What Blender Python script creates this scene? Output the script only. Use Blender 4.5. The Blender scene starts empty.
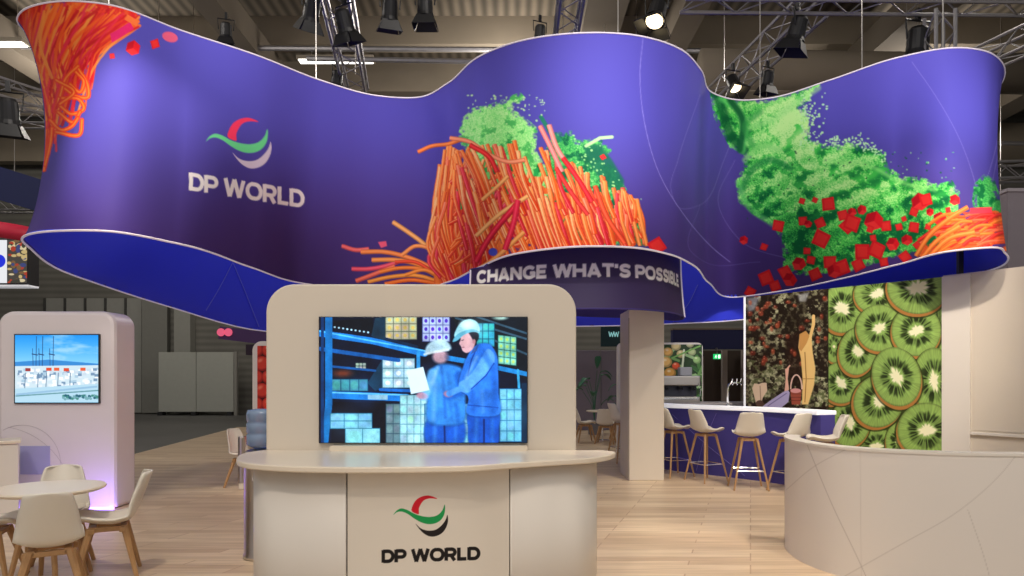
import bpy, bmesh, math, random
import numpy as np
from mathutils import Vector, Matrix

scene = bpy.context.scene
COL = scene.collection
PI = math.pi
R = math.radians

# ------------------------------------------------------------------ camera
F = 683.0; HZ = 376.0; CH = 1.6          # focal length and horizon of a 1024x576 frame, eye height
cam_d = bpy.data.cameras.new('camera'); cam = bpy.data.objects.new('camera', cam_d); COL.objects.link(cam)
cam.location = (0, 0, CH); cam.rotation_euler = (PI/2, 0, 0)
cam_d.sensor_width = 36; cam_d.lens = 36*F/1024; cam_d.shift_y = (HZ-288)/1024
cam_d.clip_end = 200; cam_d.clip_start = .05
scene.camera = cam

# ------------------------------------------------------------------ world, lights, exposure
vs = scene.view_settings
vs.view_transform = 'Standard'; vs.look = 'None'; vs.gamma = 1; vs.use_curve_mapping = False
vs.exposure = 0.25
wd = bpy.data.worlds.new('hall_air'); scene.world = wd; wd.use_nodes = True
wd.node_tree.nodes['Background'].inputs[0].default_value = (.92, .88, .84, 1)
wd.node_tree.nodes['Background'].inputs[1].default_value = 0.40

def area(name, loc, tgt, size, power, col=(1, .93, .85), size_y=None):
    l = bpy.data.lights.new(name, 'AREA'); l.energy = power; l.color = col; l.size = size
    if size_y: l.shape = 'RECTANGLE'; l.size_y = size_y
    o = bpy.data.objects.new(name, l); COL.objects.link(o); o.location = loc
    o.rotation_euler = (Vector(tgt)-Vector(loc)).to_track_quat('-Z', 'Y').to_euler(); return o
def spot(name, loc, tgt, ang, power, col=(1, .93, .85), blend=.6, rad=.12):
    l = bpy.data.lights.new(name, 'SPOT'); l.energy = power; l.color = col; l.spot_size = R(ang); l.spot_blend = blend
    l.shadow_soft_size = rad
    o = bpy.data.objects.new(name, l); COL.objects.link(o); o.location = loc
    o.rotation_euler = (Vector(tgt)-Vector(loc)).to_track_quat('-Z', 'Y').to_euler(); return o
# unseen point lamps added under the roof to brighten ceiling and hall
def bulb(name, loc, power, rad=.6, col=(1, .93, .84)):
    l = bpy.data.lights.new(name, 'POINT'); l.energy = power; l.color = col; l.shadow_soft_size = rad
    o = bpy.data.objects.new(name, l); COL.objects.link(o); o.location = loc; return o
for (x, y, z, p) in [(-9, 12, 10.2, 480), (9, 13, 10.2, 330), (-14, 22, 10.0, 620), (0, 21, 10.2, 780), (13, 22, 10.0, 460), (-20, 12, 10, 420), (0, 9, 10.4, 220)]:
    bulb('hall_fill', (x, y, z), p)
area('hall_fill', (0, -3, 11), (0, 4, 0), 7, 380, (1, .93, .85))  # broad unseen fill lamp added behind the camera
# truss spots washing the upper half of the banner from the front
for (x, y, z, tx, ty, tz, a, p) in [
        (-3.6, 1.2, 7.6, -2.9, 9.3, 5.5, 34, 1400), (-1.8, 2.0, 7.6, -3.2, 10.2, 5.6, 24, 1000), (-.9, 2.0, 7.4, -1.9, 11.6, 4.6, 24, 1700),
        (.8, 1.2, 7.6, .6, 8.6, 5.0, 26, 900), (1.6, 1.2, 7.6, 1.9, 8.7, 5.2, 28, 1900), (4.2, 1.8, 7.6, 3.6, 11.0, 4.8, 28, 1300),
        (5.0, 1.8, 7.6, 5.2, 9.6, 5.2, 26, 2100), (6.4, 1.6, 7.6, 6.7, 8.8, 4.6, 24, 600), (1.0, .8, 6.8, .6, 8.5, 4.0, 30, 520), (4.6, .8, 6.8, 5.0, 9.6, 4.0, 30, 480)]:  # last pair: fills added to lift the lower banner artwork
    spot('front_spot', (x, y, z), (tx, ty, tz), a, p, (1, .95, .93), 1.0)
area('led_strip_light', (-4.85, 7.95, .12), (-5.1, 8.3, 1.0), .5, 2.4, (.35, .2, 1))
spot('front_spot', (1.0, 2.0, 5.5), (1.0, 9.2, 2.85), 26, 330, (1, .93, .88), 1.0)  # lamp added to brighten the slogan lettering, hangs on no truss
# warm truss spots on the desk, the floor and the furniture
for (x, y, z, tx, ty, tz, a, p) in [
        (-1.8, 0.2, 6.5, -.6, 4.2, 1.3, 40, 300), (-2.6, 3.4, 6.8, -3.6, 6.0, 0, 44, 420),
        (2.0, 4.8, 6.8, 1.3, 5.6, 0, 34, 900), (4.0, 5.2, 6.6, 2.4, 8.6, 0, 38, 900),
        (3.6, 2.0, 6.6, 3.4, 6.2, .5, 44, 420), (3.2, 4.6, 6.6, 5.3, 10.6, 1.9, 36, 1500), (4.6, 3.4, 6.6, 7.0, 8.6, 2.0, 36, 420),  # the spot on the picture wall is added to brighten it
        (-4.6, 5.0, 6.8, -3.0, 12.5, 0, 40, 900), (-.2, 1.4, 6.4, .5, 2.6, 0, 40, 260),
        (3.6, 7.6, 6.6, 3.6, 10.2, .5, 40, 420), (-3.6, 1.4, 6.4, -5.4, 8.2, 1.6, 30, 420)]:
    spot('booth_spot', (x, y, z), (tx, ty, tz), a, p, (1, .87, .72), .7)

# ------------------------------------------------------------------ pixel helpers (measuring only)
def P(px, py, Y): return Vector(((px-512)/F*Y, Y, CH+(HZ-py)/F*Y))
def PZ(px, py, Z):
    Y = (Z-CH)*F/(HZ-py); return Vector(((px-512)/F*Y, Y, Z))
def project(co):
    return 512+F*co[:, 0]/co[:, 1], HZ-F*(co[:, 2]-CH)/co[:, 1]
def lin(c):
    c = np.asarray(c, float)/255.
    return np.where(c <= .04045, c/12.92, ((c+.055)/1.055)**2.4)
def L(*c): return tuple(float(v) for v in lin(c))

# ------------------------------------------------------------------ materials
MATS = {}
def mat(name, col, rough=.5, metal=0., emit=None, es=0., var=.06, nscale=6., bump=0., spec=.5, trans=0., alpha=1.):
    if name in MATS: return MATS[name]
    m = bpy.data.materials.new(name); m.use_nodes = True; nt = m.node_tree; b = nt.nodes['Principled BSDF']
    b.inputs['Roughness'].default_value = rough; b.inputs['Metallic'].default_value = metal
    b.inputs['Specular IOR Level'].default_value = spec
    if trans: b.inputs['Transmission Weight'].default_value = trans
    tc = nt.nodes.new('ShaderNodeTexCoord'); n = nt.nodes.new('ShaderNodeTexNoise'); n.inputs['Scale'].default_value = nscale
    n.inputs['Detail'].default_value = 4
    nt.links.new(tc.outputs['Object'], n.inputs['Vector'])
    mx = nt.nodes.new('ShaderNodeMix'); mx.data_type = 'RGBA'
    mx.inputs[6].default_value = (*[c*(1-var) for c in col], 1); mx.inputs[7].default_value = (*[min(1, c*(1+var)) for c in col], 1)
    nt.links.new(n.outputs['Fac'], mx.inputs[0]); nt.links.new(mx.outputs[2], b.inputs['Base Color'])
    if bump:
        bp = nt.nodes.new('ShaderNodeBump'); bp.inputs['Strength'].default_value = bump; bp.inputs['Distance'].default_value = .01
        nt.links.new(n.outputs['Fac'], bp.inputs['Height']); nt.links.new(bp.outputs['Normal'], b.inputs['Normal'])
    if emit: b.inputs['Emission Color'].default_value = (*emit, 1); b.inputs['Emission Strength'].default_value = es
    MATS[name] = m; return m
def art_mat(name, rough=.6, emit=0., sheen=0., spec=.3):
    m = bpy.data.materials.new(name); m.use_nodes = True; nt = m.node_tree; b = nt.nodes['Principled BSDF']
    a = nt.nodes.new('ShaderNodeAttribute'); a.attribute_name = 'art'
    b.inputs['Roughness'].default_value = rough; b.inputs['Specular IOR Level'].default_value = spec
    if emit:
        b.inputs['Base Color'].default_value = (.01, .01, .012, 1)
        nt.links.new(a.outputs['Color'], b.inputs['Emission Color']); b.inputs['Emission Strength'].default_value = emit
    else: nt.links.new(a.outputs['Color'], b.inputs['Base Color'])
    if sheen: b.inputs['Sheen Weight'].default_value = sheen
    return m
def wood_floor_mat():
    m = bpy.data.materials.new('pale_oak_planks'); m.use_nodes = True; nt = m.node_tree; b = nt.nodes['Principled BSDF']
    tc = nt.nodes.new('ShaderNodeTexCoord'); mp = nt.nodes.new('ShaderNodeMapping'); mp.inputs['Scale'].default_value = (.7, 7.0, 1)
    mp.inputs['Rotation'].default_value = (0, 0, R(2))
    nt.links.new(tc.outputs['Object'], mp.inputs['Vector'])
    br = nt.nodes.new('ShaderNodeTexBrick'); br.inputs['Color1'].default_value = (*L(220, 200, 172), 1)
    br.inputs['Color2'].default_value = (*L(196, 172, 144), 1); br.inputs['Mortar'].default_value = (*L(180, 152, 126), 1)
    br.inputs['Scale'].default_value = 1; br.offset = .37; br.offset_frequency = 3; br.inputs['Mortar Size'].default_value = .006; br.inputs['Mortar Smooth'].default_value = .6; br.inputs['Brick Width'].default_value = 1.0
    br.inputs['Row Height'].default_value = .9; br.inputs['Bias'].default_value = 0
    nt.links.new(mp.outputs['Vector'], br.inputs['Vector'])
    m2 = nt.nodes.new('ShaderNodeMapping'); m2.inputs['Scale'].default_value = (.8, 16, 1); nt.links.new(tc.outputs['Object'], m2.inputs['Vector'])
    n = nt.nodes.new('ShaderNodeTexNoise'); n.inputs['Scale'].default_value = 1.6; n.inputs['Detail'].default_value = 8
    nt.links.new(m2.outputs['Vector'], n.inputs['Vector'])
    cr = nt.nodes.new('ShaderNodeValToRGB'); cr.color_ramp.elements[0].color = (.72, .68, .64, 1); cr.color_ramp.elements[1].color = (1.1, 1.08, 1.06, 1)
    cr.color_ramp.elements[0].position = .3; cr.color_ramp.elements[1].position = .7
    nt.links.new(n.outputs['Fac'], cr.inputs['Fac'])
    mx = nt.nodes.new('ShaderNodeMix'); mx.data_type = 'RGBA'; mx.blend_type = 'MULTIPLY'; mx.inputs[0].default_value = .8
    nt.links.new(br.outputs['Color'], mx.inputs[6]); nt.links.new(cr.outputs['Color'], mx.inputs[7])
    nt.links.new(mx.outputs[2], b.inputs['Base Color']); b.inputs['Roughness'].default_value = .38; b.inputs['Specular IOR Level'].default_value = .45
    return m
def ribbed_mat(name, c1, c2, scale, axis='X', rough=.7):
    m = bpy.data.materials.new(name); m.use_nodes = True; nt = m.node_tree; b = nt.nodes['Principled BSDF']
    tc = nt.nodes.new('ShaderNodeTexCoord'); w = nt.nodes.new('ShaderNodeTexWave'); w.bands_direction = axis; w.inputs['Scale'].default_value = scale
    w.inputs['Distortion'].default_value = 0
    nt.links.new(tc.outputs['Object'], w.inputs['Vector'])
    n = nt.nodes.new('ShaderNodeTexNoise'); n.inputs['Scale'].default_value = .6; n.inputs['Detail'].default_value = 5; nt.links.new(tc.outputs['Object'], n.inputs['Vector'])
    mx = nt.nodes.new('ShaderNodeMix'); mx.data_type = 'RGBA'; mx.inputs[6].default_value = (*c1, 1); mx.inputs[7].default_value = (*c2, 1)
    nt.links.new(w.outputs['Fac'], mx.inputs[0])
    m3 = nt.nodes.new('ShaderNodeMix'); m3.data_type = 'RGBA'; m3.blend_type = 'MULTIPLY'; m3.inputs[0].default_value = .5
    nt.links.new(mx.outputs[2], m3.inputs[6]); nt.links.new(n.outputs['Fac'], m3.inputs[7])
    nt.links.new(m3.outputs[2], b.inputs['Base Color']); b.inputs['Roughness'].default_value = rough
    return m
def wood_mat(name, c1, c2):
    m = bpy.data.materials.new(name); m.use_nodes = True; nt = m.node_tree; b = nt.nodes['Principled BSDF']
    tc = nt.nodes.new('ShaderNodeTexCoord'); mp = nt.nodes.new('ShaderNodeMapping'); mp.inputs['Scale'].default_value = (30, 30, 3)
    n = nt.nodes.new('ShaderNodeTexNoise'); n.inputs['Scale'].default_value = 1; n.inputs['Detail'].default_value = 6
    nt.links.new(tc.outputs['Object'], mp.inputs['Vector']); nt.links.new(mp.outputs['Vector'], n.inputs['Vector'])
    mx = nt.nodes.new('ShaderNodeMix'); mx.data_type = 'RGBA'; mx.inputs[6].default_value = (*c1, 1); mx.inputs[7].default_value = (*c2, 1)
    nt.links.new(n.outputs['Fac'], mx.inputs[0]); nt.links.new(mx.outputs[2], b.inputs['Base Color']); b.inputs['Roughness'].default_value = .45
    return m

WHITE = mat('white_laminate', L(222, 216, 208), .42, var=.03, nscale=2)
CREAM = mat('cream_laminate', L(214, 204, 190), .42, var=.03, nscale=2)
DESKTOP = mat('cream_desktop', L(228, 216, 198), .3, var=.02)
SHELL = mat('white_plastic_shell', L(226, 220, 208), .35, var=.02)
PAD = mat('cream_seat_pad', L(214, 206, 194), .6, var=.05, nscale=30)
OAK = wood_mat('light_oak', L(192, 152, 106), L(156, 116, 76))
STEEL = mat('brushed_steel', (.55, .52, .5), .28, 1., var=.1, nscale=3)
CHROME = mat('chrome', (.75, .75, .76), .12, 1., var=.02)
TRUSSM = mat('truss_aluminium', (.30, .29, .30), .4, .6, var=.2)
BLACK = mat('black_lamp_housing', (.015, .015, .017), .45, .3, var=.2)
BLACKP = mat('black_plastic', (.01, .01, .012), .35)
EDGE = mat('white_keder_edge', L(225, 215, 225), .5, emit=(.85, .8, 1), es=.12, var=0)
LEDW = mat('white_led_edge', (.9, .9, .95), .4, emit=(.93, .95, 1), es=.28, var=0)
LEDV = mat('violet_led_strip', (.3, .2, .9), .4, emit=(.30, .16, 1), es=5, var=0)
NAVY = mat('navy_fabric', L(58, 46, 120), .55, var=.08, nscale=1.2)
CONC = mat('hall_concrete', L(124, 114, 99), .9, var=.3, nscale=.5)
CONCD = mat('hall_concrete_dim', L(100, 91, 79), .9, var=.35, nscale=.4)
LAMPON = mat('luminaire_glow', (1, 1, 1), .5, emit=(1, .97, .9), es=3.2, var=0)
WARMON = mat('warm_lens_glow', (1, .8, .5), .4, emit=(1, .78, .45), es=4, var=0)

# ------------------------------------------------------------------ object helpers
def link(o, parent=None):
    COL.objects.link(o)
    if parent: o.parent = parent
    return o
def mobj(name, verts, faces, m, parent=None, smooth=False, bevel=0., loc=None):
    me = bpy.data.meshes.new(name); me.from_pydata([tuple(v) for v in verts], [], faces); me.update()
    bm = bmesh.new(); bm.from_mesh(me); bmesh.ops.recalc_face_normals(bm, faces=bm.faces); bm.to_mesh(me); bm.free()
    if smooth: me.polygons.foreach_set('use_smooth', [True]*len(me.polygons))
    me.materials.append(m); o = bpy.data.objects.new(name, me); link(o, parent)
    if loc: o.location = loc
    if bevel:
        b = o.modifiers.new('bevel', 'BEVEL'); b.width = bevel; b.segments = 2; b.limit_method = 'ANGLE'
    return o
def thing(name, label, cat, loc=(0, 0, 0), rz=0, group=None):
    o = bpy.data.objects.new(name, None); o.empty_display_size = .1; COL.objects.link(o); o.location = loc; o.rotation_euler = (0, 0, rz)
    o['label'] = label; o['category'] = cat
    if group: o['group'] = group
    return o
def tag(o, label, cat, group=None):
    o['label'] = label; o['category'] = cat
    if group: o['group'] = group
    return o
def struct(o): o['kind'] = 'structure'; return o
def copy_tree(o, parent=None):
    c = o.copy(); COL.objects.link(c)
    if parent: c.parent = parent
    for ch in list(o.children): copy_tree(ch, c)
    return c
class MB:
    """collects simple solids into one mesh"""
    def __init__(s): s.v = []; s.f = []
    def add(s, v, f):
        n = len(s.v); s.v += [tuple(a) for a in v]; s.f += [tuple(i+n for i in q) for q in f]; return s
    def box(s, a, b, M=None):
        x0, y0, z0 = a; x1, y1, z1 = b
        v = [Vector(p) for p in [(x0, y0, z0), (x1, y0, z0), (x1, y1, z0), (x0, y1, z0), (x0, y0, z1), (x1, y0, z1), (x1, y1, z1), (x0, y1, z1)]]
        if M: v = [M @ p for p in v]
        return s.add(v, [(0, 3, 2, 1), (4, 5, 6, 7), (0, 1, 5, 4), (1, 2, 6, 5), (2, 3, 7, 6), (3, 0, 4, 7)])
    def tube(s, pts, r, n=8, r2=None, cap=True):
        pts = [Vector(p) for p in pts]; rings = []; N = len(pts)
        for i, p in enumerate(pts):
            t = (pts[min(i+1, N-1)]-pts[max(i-1, 0)]).normalized()
            up = Vector((0, 0, 1)) if abs(t.z) < .95 else Vector((0, 1, 0))
            a = t.cross(up).normalized(); b = t.cross(a).normalized()
            rr = r if r2 is None else r+(r2-r)*i/(N-1)
            rings.append([p+a*rr*math.cos(2*PI*k/n)+b*rr*math.sin(2*PI*k/n) for k in range(n)])
        v = [q for g in rings for q in g]; f = []
        for i in range(N-1):
            for k in range(n):
                f.append((i*n+k, i*n+(k+1) % n, (i+1)*n+(k+1) % n, (i+1)*n+k))
        if cap: f += [tuple(range(n)), tuple((N-1)*n+k for k in range(n))[::-1]]
        return s.add(v, f)
    def lathe(s, prof, n=24, c=(0, 0, 0), M=None):
        v = []; f = []; N = len(prof)
        for (r, z) in prof:
            for k in range(n):
                p = Vector((r*math.cos(2*PI*k/n), r*math.sin(2*PI*k/n), z))
                if M: p = M @ p
                v.append(p+Vector(c))
        for i in range(N-1):
            for k in range(n): f.append((i*n+k, i*n+(k+1) % n, (i+1)*n+(k+1) % n, (i+1)*n+k))
        f += [tuple(range(n)), tuple((N-1)*n+k for k in range(n))[::-1]]
        return s.add(v, f)
    def prism(s, out, z0, z1):
        n = len(out); v = [(x, y, z0) for x, y in out]+[(x, y, z1) for x, y in out]
        return s.add(v, [tuple(range(n))[::-1], tuple(range(n, 2*n))]+[(i, (i+1) % n, n+(i+1) % n, n+i) for i in range(n)])
    def prism_y(s, out, y0, y1):            # outline in X-Z, extruded along Y
        n = len(out); v = [(x, y0, z) for x, z in out]+[(x, y1, z) for x, z in out]
        return s.add(v, [tuple(range(n)), tuple(range(n, 2*n))[::-1]]+[(i, n+i, n+(i+1) % n, (i+1) % n) for i in range(n)])
    def build(s, name, m, parent=None, smooth=False, bevel=0., loc=None):
        return mobj(name, s.v, s.f, m, parent, smooth, bevel, loc)
def box(name, a, b, m, parent=None, bevel=0.): return MB().box(a, b).build(name, m, parent, False, bevel)
def rrect(x0, z0, x1, z1, r, corners=(1, 1, 1, 1), n=8):      # bl, br, tr, tl
    out = []
    for (cx, cz, a0, on, sx, sz) in [(x0+r, z0+r, PI, corners[0], x0, z0), (x1-r, z0+r, 1.5*PI, corners[1], x1, z0),
                                     (x1-r, z1-r, 0, corners[2], x1, z1), (x0+r, z1-r, PI/2, corners[3], x0, z1)]:
        if on: out += [(cx+r*math.cos(a0+PI/2*k/n), cz+r*math.sin(a0+PI/2*k/n)) for k in range(n+1)]
        else: out.append((sx, sz))
    return out
def catmull(pts, n, closed=False):
    """n samples per span, pts is a list of tuples of any length"""
    p = np.array(pts, float); N = len(p); out = []
    spans = N if closed else N-1
    for i in range(spans):
        g = lambda k: p[k % N] if closed else p[min(max(k, 0), N-1)]
        a, b, c, d = g(i-1), g(i), g(i+1), g(i+2)
        # centripetal-like tangents
        m = n[i] if isinstance(n, (list, tuple)) else n
        t1 = np.linalg.norm(c-b)+1e-6; t0 = np.linalg.norm(b-a)+1e-6; t2 = np.linalg.norm(d-c)+1e-6
        m1 = ((b-a)/t0*t1+(c-b)/t1*t0)/(t0+t1) if t0 > 1e-5 else (c-b)/t1
        m2 = ((c-b)/t1*t2+(d-c)/t2*t1)/(t1+t2) if t2 > 1e-5 else (c-b)/t1
        m1 = m1*t1; m2 = m2*t1
        for k in range(m):
            u = k/m; out.append((2*u**3-3*u**2+1)*b+(u**3-2*u**2+u)*m1+(-2*u**3+3*u**2)*c+(u**3-u**2)*m2)
    if not closed: out.append(p[-1])
    return np.array(out)
def grid_obj(name, G, m, parent=None, closed=False, art=None, smooth=True, flip=False):
    """G: array (cols, rows, 3) of points; art: function(G flattened)->colours"""
    nc, nr, _ = G.shape; co = G.reshape(-1, 3)
    me = bpy.data.meshes.new(name)
    cc = nc if closed else nc-1
    I = np.arange(cc)[:, None]; J = np.arange(nr-1)[None, :]; I2 = (I+1) % nc
    q = np.stack([I*nr+J, I2*nr+J, I2*nr+J+1, I*nr+J+1], -1).reshape(-1, 4)
    if flip: q = q[:, ::-1]
    me.vertices.add(len(co)); me.vertices.foreach_set('co', co.astype(np.float32).ravel())
    me.loops.add(q.size); me.loops.foreach_set('vertex_index', q.astype(np.int32).ravel())
    me.polygons.add(len(q)); me.polygons.foreach_set('loop_start', np.arange(0, q.size, 4, dtype=np.int32))
    me.polygons.foreach_set('loop_total', np.full(len(q), 4, np.int32))
    me.update(calc_edges=True); me.validate()
    if smooth: me.polygons.foreach_set('use_smooth', np.ones(len(me.polygons), bool))
    if art is not None:
        c = art(co); at = me.color_attributes.new('art', 'FLOAT_COLOR', 'POINT')
        at.data.foreach_set('color', np.concatenate([c, np.ones((len(c), 1))], 1).astype(np.float32).ravel())
    me.materials.append(m); o = bpy.data.objects.new(name, me); link(o, parent); return o

# ------------------------------------------------------------------ painter: builds printed artwork as arrays of colour
def vnoise(x, y, seed=0):
    xi = np.floor(x).astype(np.int64); yi = np.floor(y).astype(np.int64); fx = x-xi; fy = y-yi
    fx = fx*fx*(3-2*fx); fy = fy*fy*(3-2*fy)
    def h(a, b):
        n = (a*374761393+b*668265263+seed*69069) & 0xffffffff
        n = ((n ^ (n >> 13))*1274126177) & 0xffffffff
        return ((n ^ (n >> 16)) & 0xffff)/65535.
    return (h(xi, yi)*(1-fx)+h(xi+1, yi)*fx)*(1-fy)+(h(xi, yi+1)*(1-fx)+h(xi+1, yi+1)*fx)*fy
def fbm(x, y, s, o=4, seed=0):
    v = 0; a = .5; t = 0
    for k in range(o): v = v+a*vnoise(x/s*2**k+17*k, y/s*2**k+31*k, seed+k); t += a; a *= .55
    return v/t
class Cv:
    def __init__(s, x0, y0, x1, y1, S, base):
        s.x0, s.y0, s.S = x0, y0, S; s.w = int((x1-x0)*S); s.h = int((y1-y0)*S)
        s.X, s.Y = np.meshgrid(x0+(np.arange(s.w)+.5)/S, y0+(np.arange(s.h)+.5)/S)
        s.a = np.zeros((s.h, s.w, 3)); s.a[:] = base; s.T = lambda x, y: (x, y)
    def sl(s, xs, ys, pad):
        i0 = max(0, int((min(xs)-pad-s.x0)*s.S)); i1 = min(s.w, int((max(xs)+pad-s.x0)*s.S)+2)
        j0 = max(0, int((min(ys)-pad-s.y0)*s.S)); j1 = min(s.h, int((max(ys)+pad-s.y0)*s.S)+2)
        return (slice(j0, max(j1, j0)), slice(i0, max(i1, i0)))
    def mix(s, k, m, col, op=1.):
        m = (m*op)[..., None]; s.a[k] = s.a[k]*(1-m)+np.asarray(col, float)*m
    def line(s, pts, w, col, op=1., w2=None, butt=False, hl=None, soft=0.):
        pts = [s.T(*p) for p in pts]; xs = [p[0] for p in pts]; ys = [p[1] for p in pts]
        k = s.sl(xs, ys, max(w, w2 or 0)+2); X, Y = s.X[k], s.Y[k]
        if X.size == 0: return
        best = np.full(X.shape, 1e9); n = len(pts)-1
        for i in range(n):
            (ax, ay), (bx, by) = pts[i], pts[i+1]; dx, dy = bx-ax, by-ay; l = math.hypot(dx, dy)+1e-9
            t = ((X-ax)*dx+(Y-ay)*dy)/l; tc = np.clip(t, 0, l)
            d = np.hypot(X-ax-dx/l*tc, Y-ay-dy/l*tc)
            ww = w if w2 is None else w+(w2-w)*(i+tc/l)/n
            sd = d-ww/2
            if butt:
                if i == 0: sd = np.where(t < 0, np.maximum(np.abs(((X-ax)*dy-(Y-ay)*dx)/l)-ww/2, -t), sd)
                if i == n-1: sd = np.where(t > l, np.maximum(np.abs(((X-ax)*dy-(Y-ay)*dx)/l)-ww/2, t-l), sd)
            best = np.minimum(best, sd)
        sh = 1/(1/s.S+soft)
        s.mix(k, np.clip(.5-best*sh, 0, 1), col, op)
        if hl is not None: s.mix(k, np.clip(.5-(best+w*.33)*sh, 0, 1), hl, .75)
    def poly(s, pts, col, op=1., soft=0., tex=None):
        pts = [s.T(*p) for p in pts]; xs = [p[0] for p in pts]; ys = [p[1] for p in pts]
        k = s.sl(xs, ys, 2+soft); X, Y = s.X[k], s.Y[k]
        if X.size == 0: return
        ins = np.zeros(X.shape, bool); d = np.full(X.shape, 1e9); n = len(pts)
        for i in range(n):
            (ax, ay), (bx, by) = pts[i], pts[(i+1) % n]; dx, dy = bx-ax, by-ay; l2 = dx*dx+dy*dy+1e-12
            t = np.clip(((X-ax)*dx+(Y-ay)*dy)/l2, 0, 1); d = np.minimum(d, np.hypot(X-ax-dx*t, Y-ay-dy*t))
            if ay != by: ins ^= ((ay > Y) != (by > Y)) & (X < (bx-ax)*(Y-ay)/(by-ay)+ax)
        sd = np.where(ins, -d, d)
        m = np.clip(.5-sd/(1/s.S+soft), 0, 1)
        if tex is not None: col = tex(X, Y, sd); m = m*col[1] if isinstance(col, tuple) else m; col = col[0] if isinstance(col, tuple) else col
        s.mix(k, m, col, op)
    def ell(s, cx, cy, rx, ry, col, ang=0, op=1., soft=0.):
        cx, cy = s.T(cx, cy); q = s.T(1, 0)[0]-s.T(0, 0)[0]; rx *= q; ry *= q; r = max(rx, ry)
        k = s.sl([cx], [cy], r+2+soft); X, Y = s.X[k]-cx, s.Y[k]-cy
        if X.size == 0: return
        c, sn = math.cos(ang), math.sin(ang); u = (X*c+Y*sn)/rx; v = (-X*sn+Y*c)/ry
        sd = (np.hypot(u, v)-1)*min(rx, ry)
        s.mix(k, np.clip(.5-sd/(1/s.S+soft), 0, 1), col, op)
    def sample(s, px, py):
        fx = np.clip((px-s.x0)*s.S-.5, 0, s.w-1.001); fy = np.clip((py-s.y0)*s.S-.5, 0, s.h-1.001)
        i = fx.astype(int); j = fy.astype(int); u = (fx-i)[:, None]; v = (fy-j)[:, None]; a = s.a
        return lin((a[j, i]*(1-u)+a[j, i+1]*u)*(1-v)+(a[j+1, i]*(1-u)+a[j+1, i+1]*u)*v)
    def art(s): return lambda co: s.sample(*project(co))

# wide bold block lettering; each glyph = (advance, straight bars, curved strokes)
def arc(cx, cy, rx, ry, a0, a1, n=12): return [(cx+rx*math.cos(R(a0+(a1-a0)*k/n)), cy+ry*math.sin(R(a0+(a1-a0)*k/n))) for k in range(n+1)]
T_ = .2; h_ = T_/2
GL = {
 'D': (.86, [[(h_, 0), (h_, 1)]], [[(h_, h_), (.38, h_)]+arc(.42, .5, .32, .4, -90, 90)+[(.38, 1-h_), (h_, 1-h_)]]),
 'P': (.80, [[(h_, 0), (h_, 1)]], [[(h_, 1-h_), (.46, 1-h_)]+arc(.46, .655, .23, .245, 90, -90)+[(h_, .41)]]),
 'W': (1.25, [[(.10, 1), (.34, 0)], [(.34, 0), (.61, 1)], [(.61, 1), (.88, 0)], [(.88, 0), (1.13, 1)]], []),
 'O': (.98, [], [[(.35, h_), (.55, h_)]+arc(.55, .5, .31, .4, -90, 90)+[(.35, 1-h_)]+arc(.41, .5, .31, .4, 90, 270)]),
 'R': (.84, [[(h_, 0), (h_, 1)], [(.42, .42), (.66, 0)]], [[(h_, 1-h_), (.46, 1-h_)]+arc(.46, .66, .22, .24, 90, -90)+[(h_, .42)]]),
 'L': (.68, [[(h_, 0), (h_, 1)], [(0, h_), (.6, h_)]], []),
 'C': (.90, [], [arc(.45, .5, .36, .4, 40, 320, 20)]),
 'H': (.90, [[(h_, 0), (h_, 1)], [(.72, 0), (.72, 1)], [(h_, .5), (.72, .5)]], []),
 'A': (.92, [[(.08, 0), (.40, 1)], [(.40, 1), (.76, 0)], [(.2, .28), (.62, .28)]], []),
 'N': (.90, [[(h_, 0), (h_, 1)], [(.72, 0), (.72, 1)], [(h_, .95), (.72, .05)]], []),
 'G': (.92, [[(.48, .44), (.82, .44)], [(.76, .5), (.76, .1)]], [arc(.45, .5, .36, .4, 40, 325, 20)]),
 'E': (.76, [[(h_, 0), (h_, 1)], [(0, h_), (.66, h_)], [(0, .5), (.6, .5)], [(0, 1-h_), (.66, 1-h_)]], []),
 'T': (.80, [[(.37, 0), (.37, 1)], [(0, 1-h_), (.74, 1-h_)]], []),
 "'": (.26, [[(h_, .68), (h_, 1)]], []),
 'S': (.82, [], [arc(.44, .70, .29, .2, 20, 180, 8)+arc(.40, .70, .25, .2, 180, 270, 5)+arc(.40, .30, .27, .2, 90, 0, 5)+arc(.38, .30, .29, .2, 0, -160, 10)]),
 'I': (.30, [[(h_, 0), (h_, 1)]], []),
 'B': (.82, [[(h_, 0), (h_, 1)]], [[(h_, 1-h_), (.46, 1-h_)]+arc(.46, .7, .17, .2, 90, -90)+[(h_, .5), (.48, .5)]+arc(.48, .3, .19, .2, 90, -90)+[(h_, h_)]]),
 ' ': (.30, [], []), 'U': (.86, [[(h_, .4), (h_, 1)], [(.68, .4), (.68, 1)]], [arc(.39, .4, .29, .3, 180, 360, 12)]),
}
def write(cv, text, o, ex, ey, col, wt=1.0, fit=True):
    """o: lower left, ex: whole run of the text, ey: letter height vector"""
    tot = sum(GL[c][0] for c in text)-.12; x = 0
    sx = math.hypot(*ex)/tot; ux = (ex[0]/tot, ex[1]/tot); H = math.hypot(*ey)
    for c in text:
        adv, bars, curves = GL[c]
        f = lambda p: (o[0]+(x+p[0])*ux[0]+p[1]*ey[0], o[1]+(x+p[0])*ux[1]+p[1]*ey[1])
        for b in bars: cv.line([f(p) for p in b], T_*wt*(H+sx)/2, col, butt=True)
        for b in curves: cv.line([f(p) for p in b], T_*wt*(H+sx)/2, col, butt=True)
        x += adv

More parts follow.
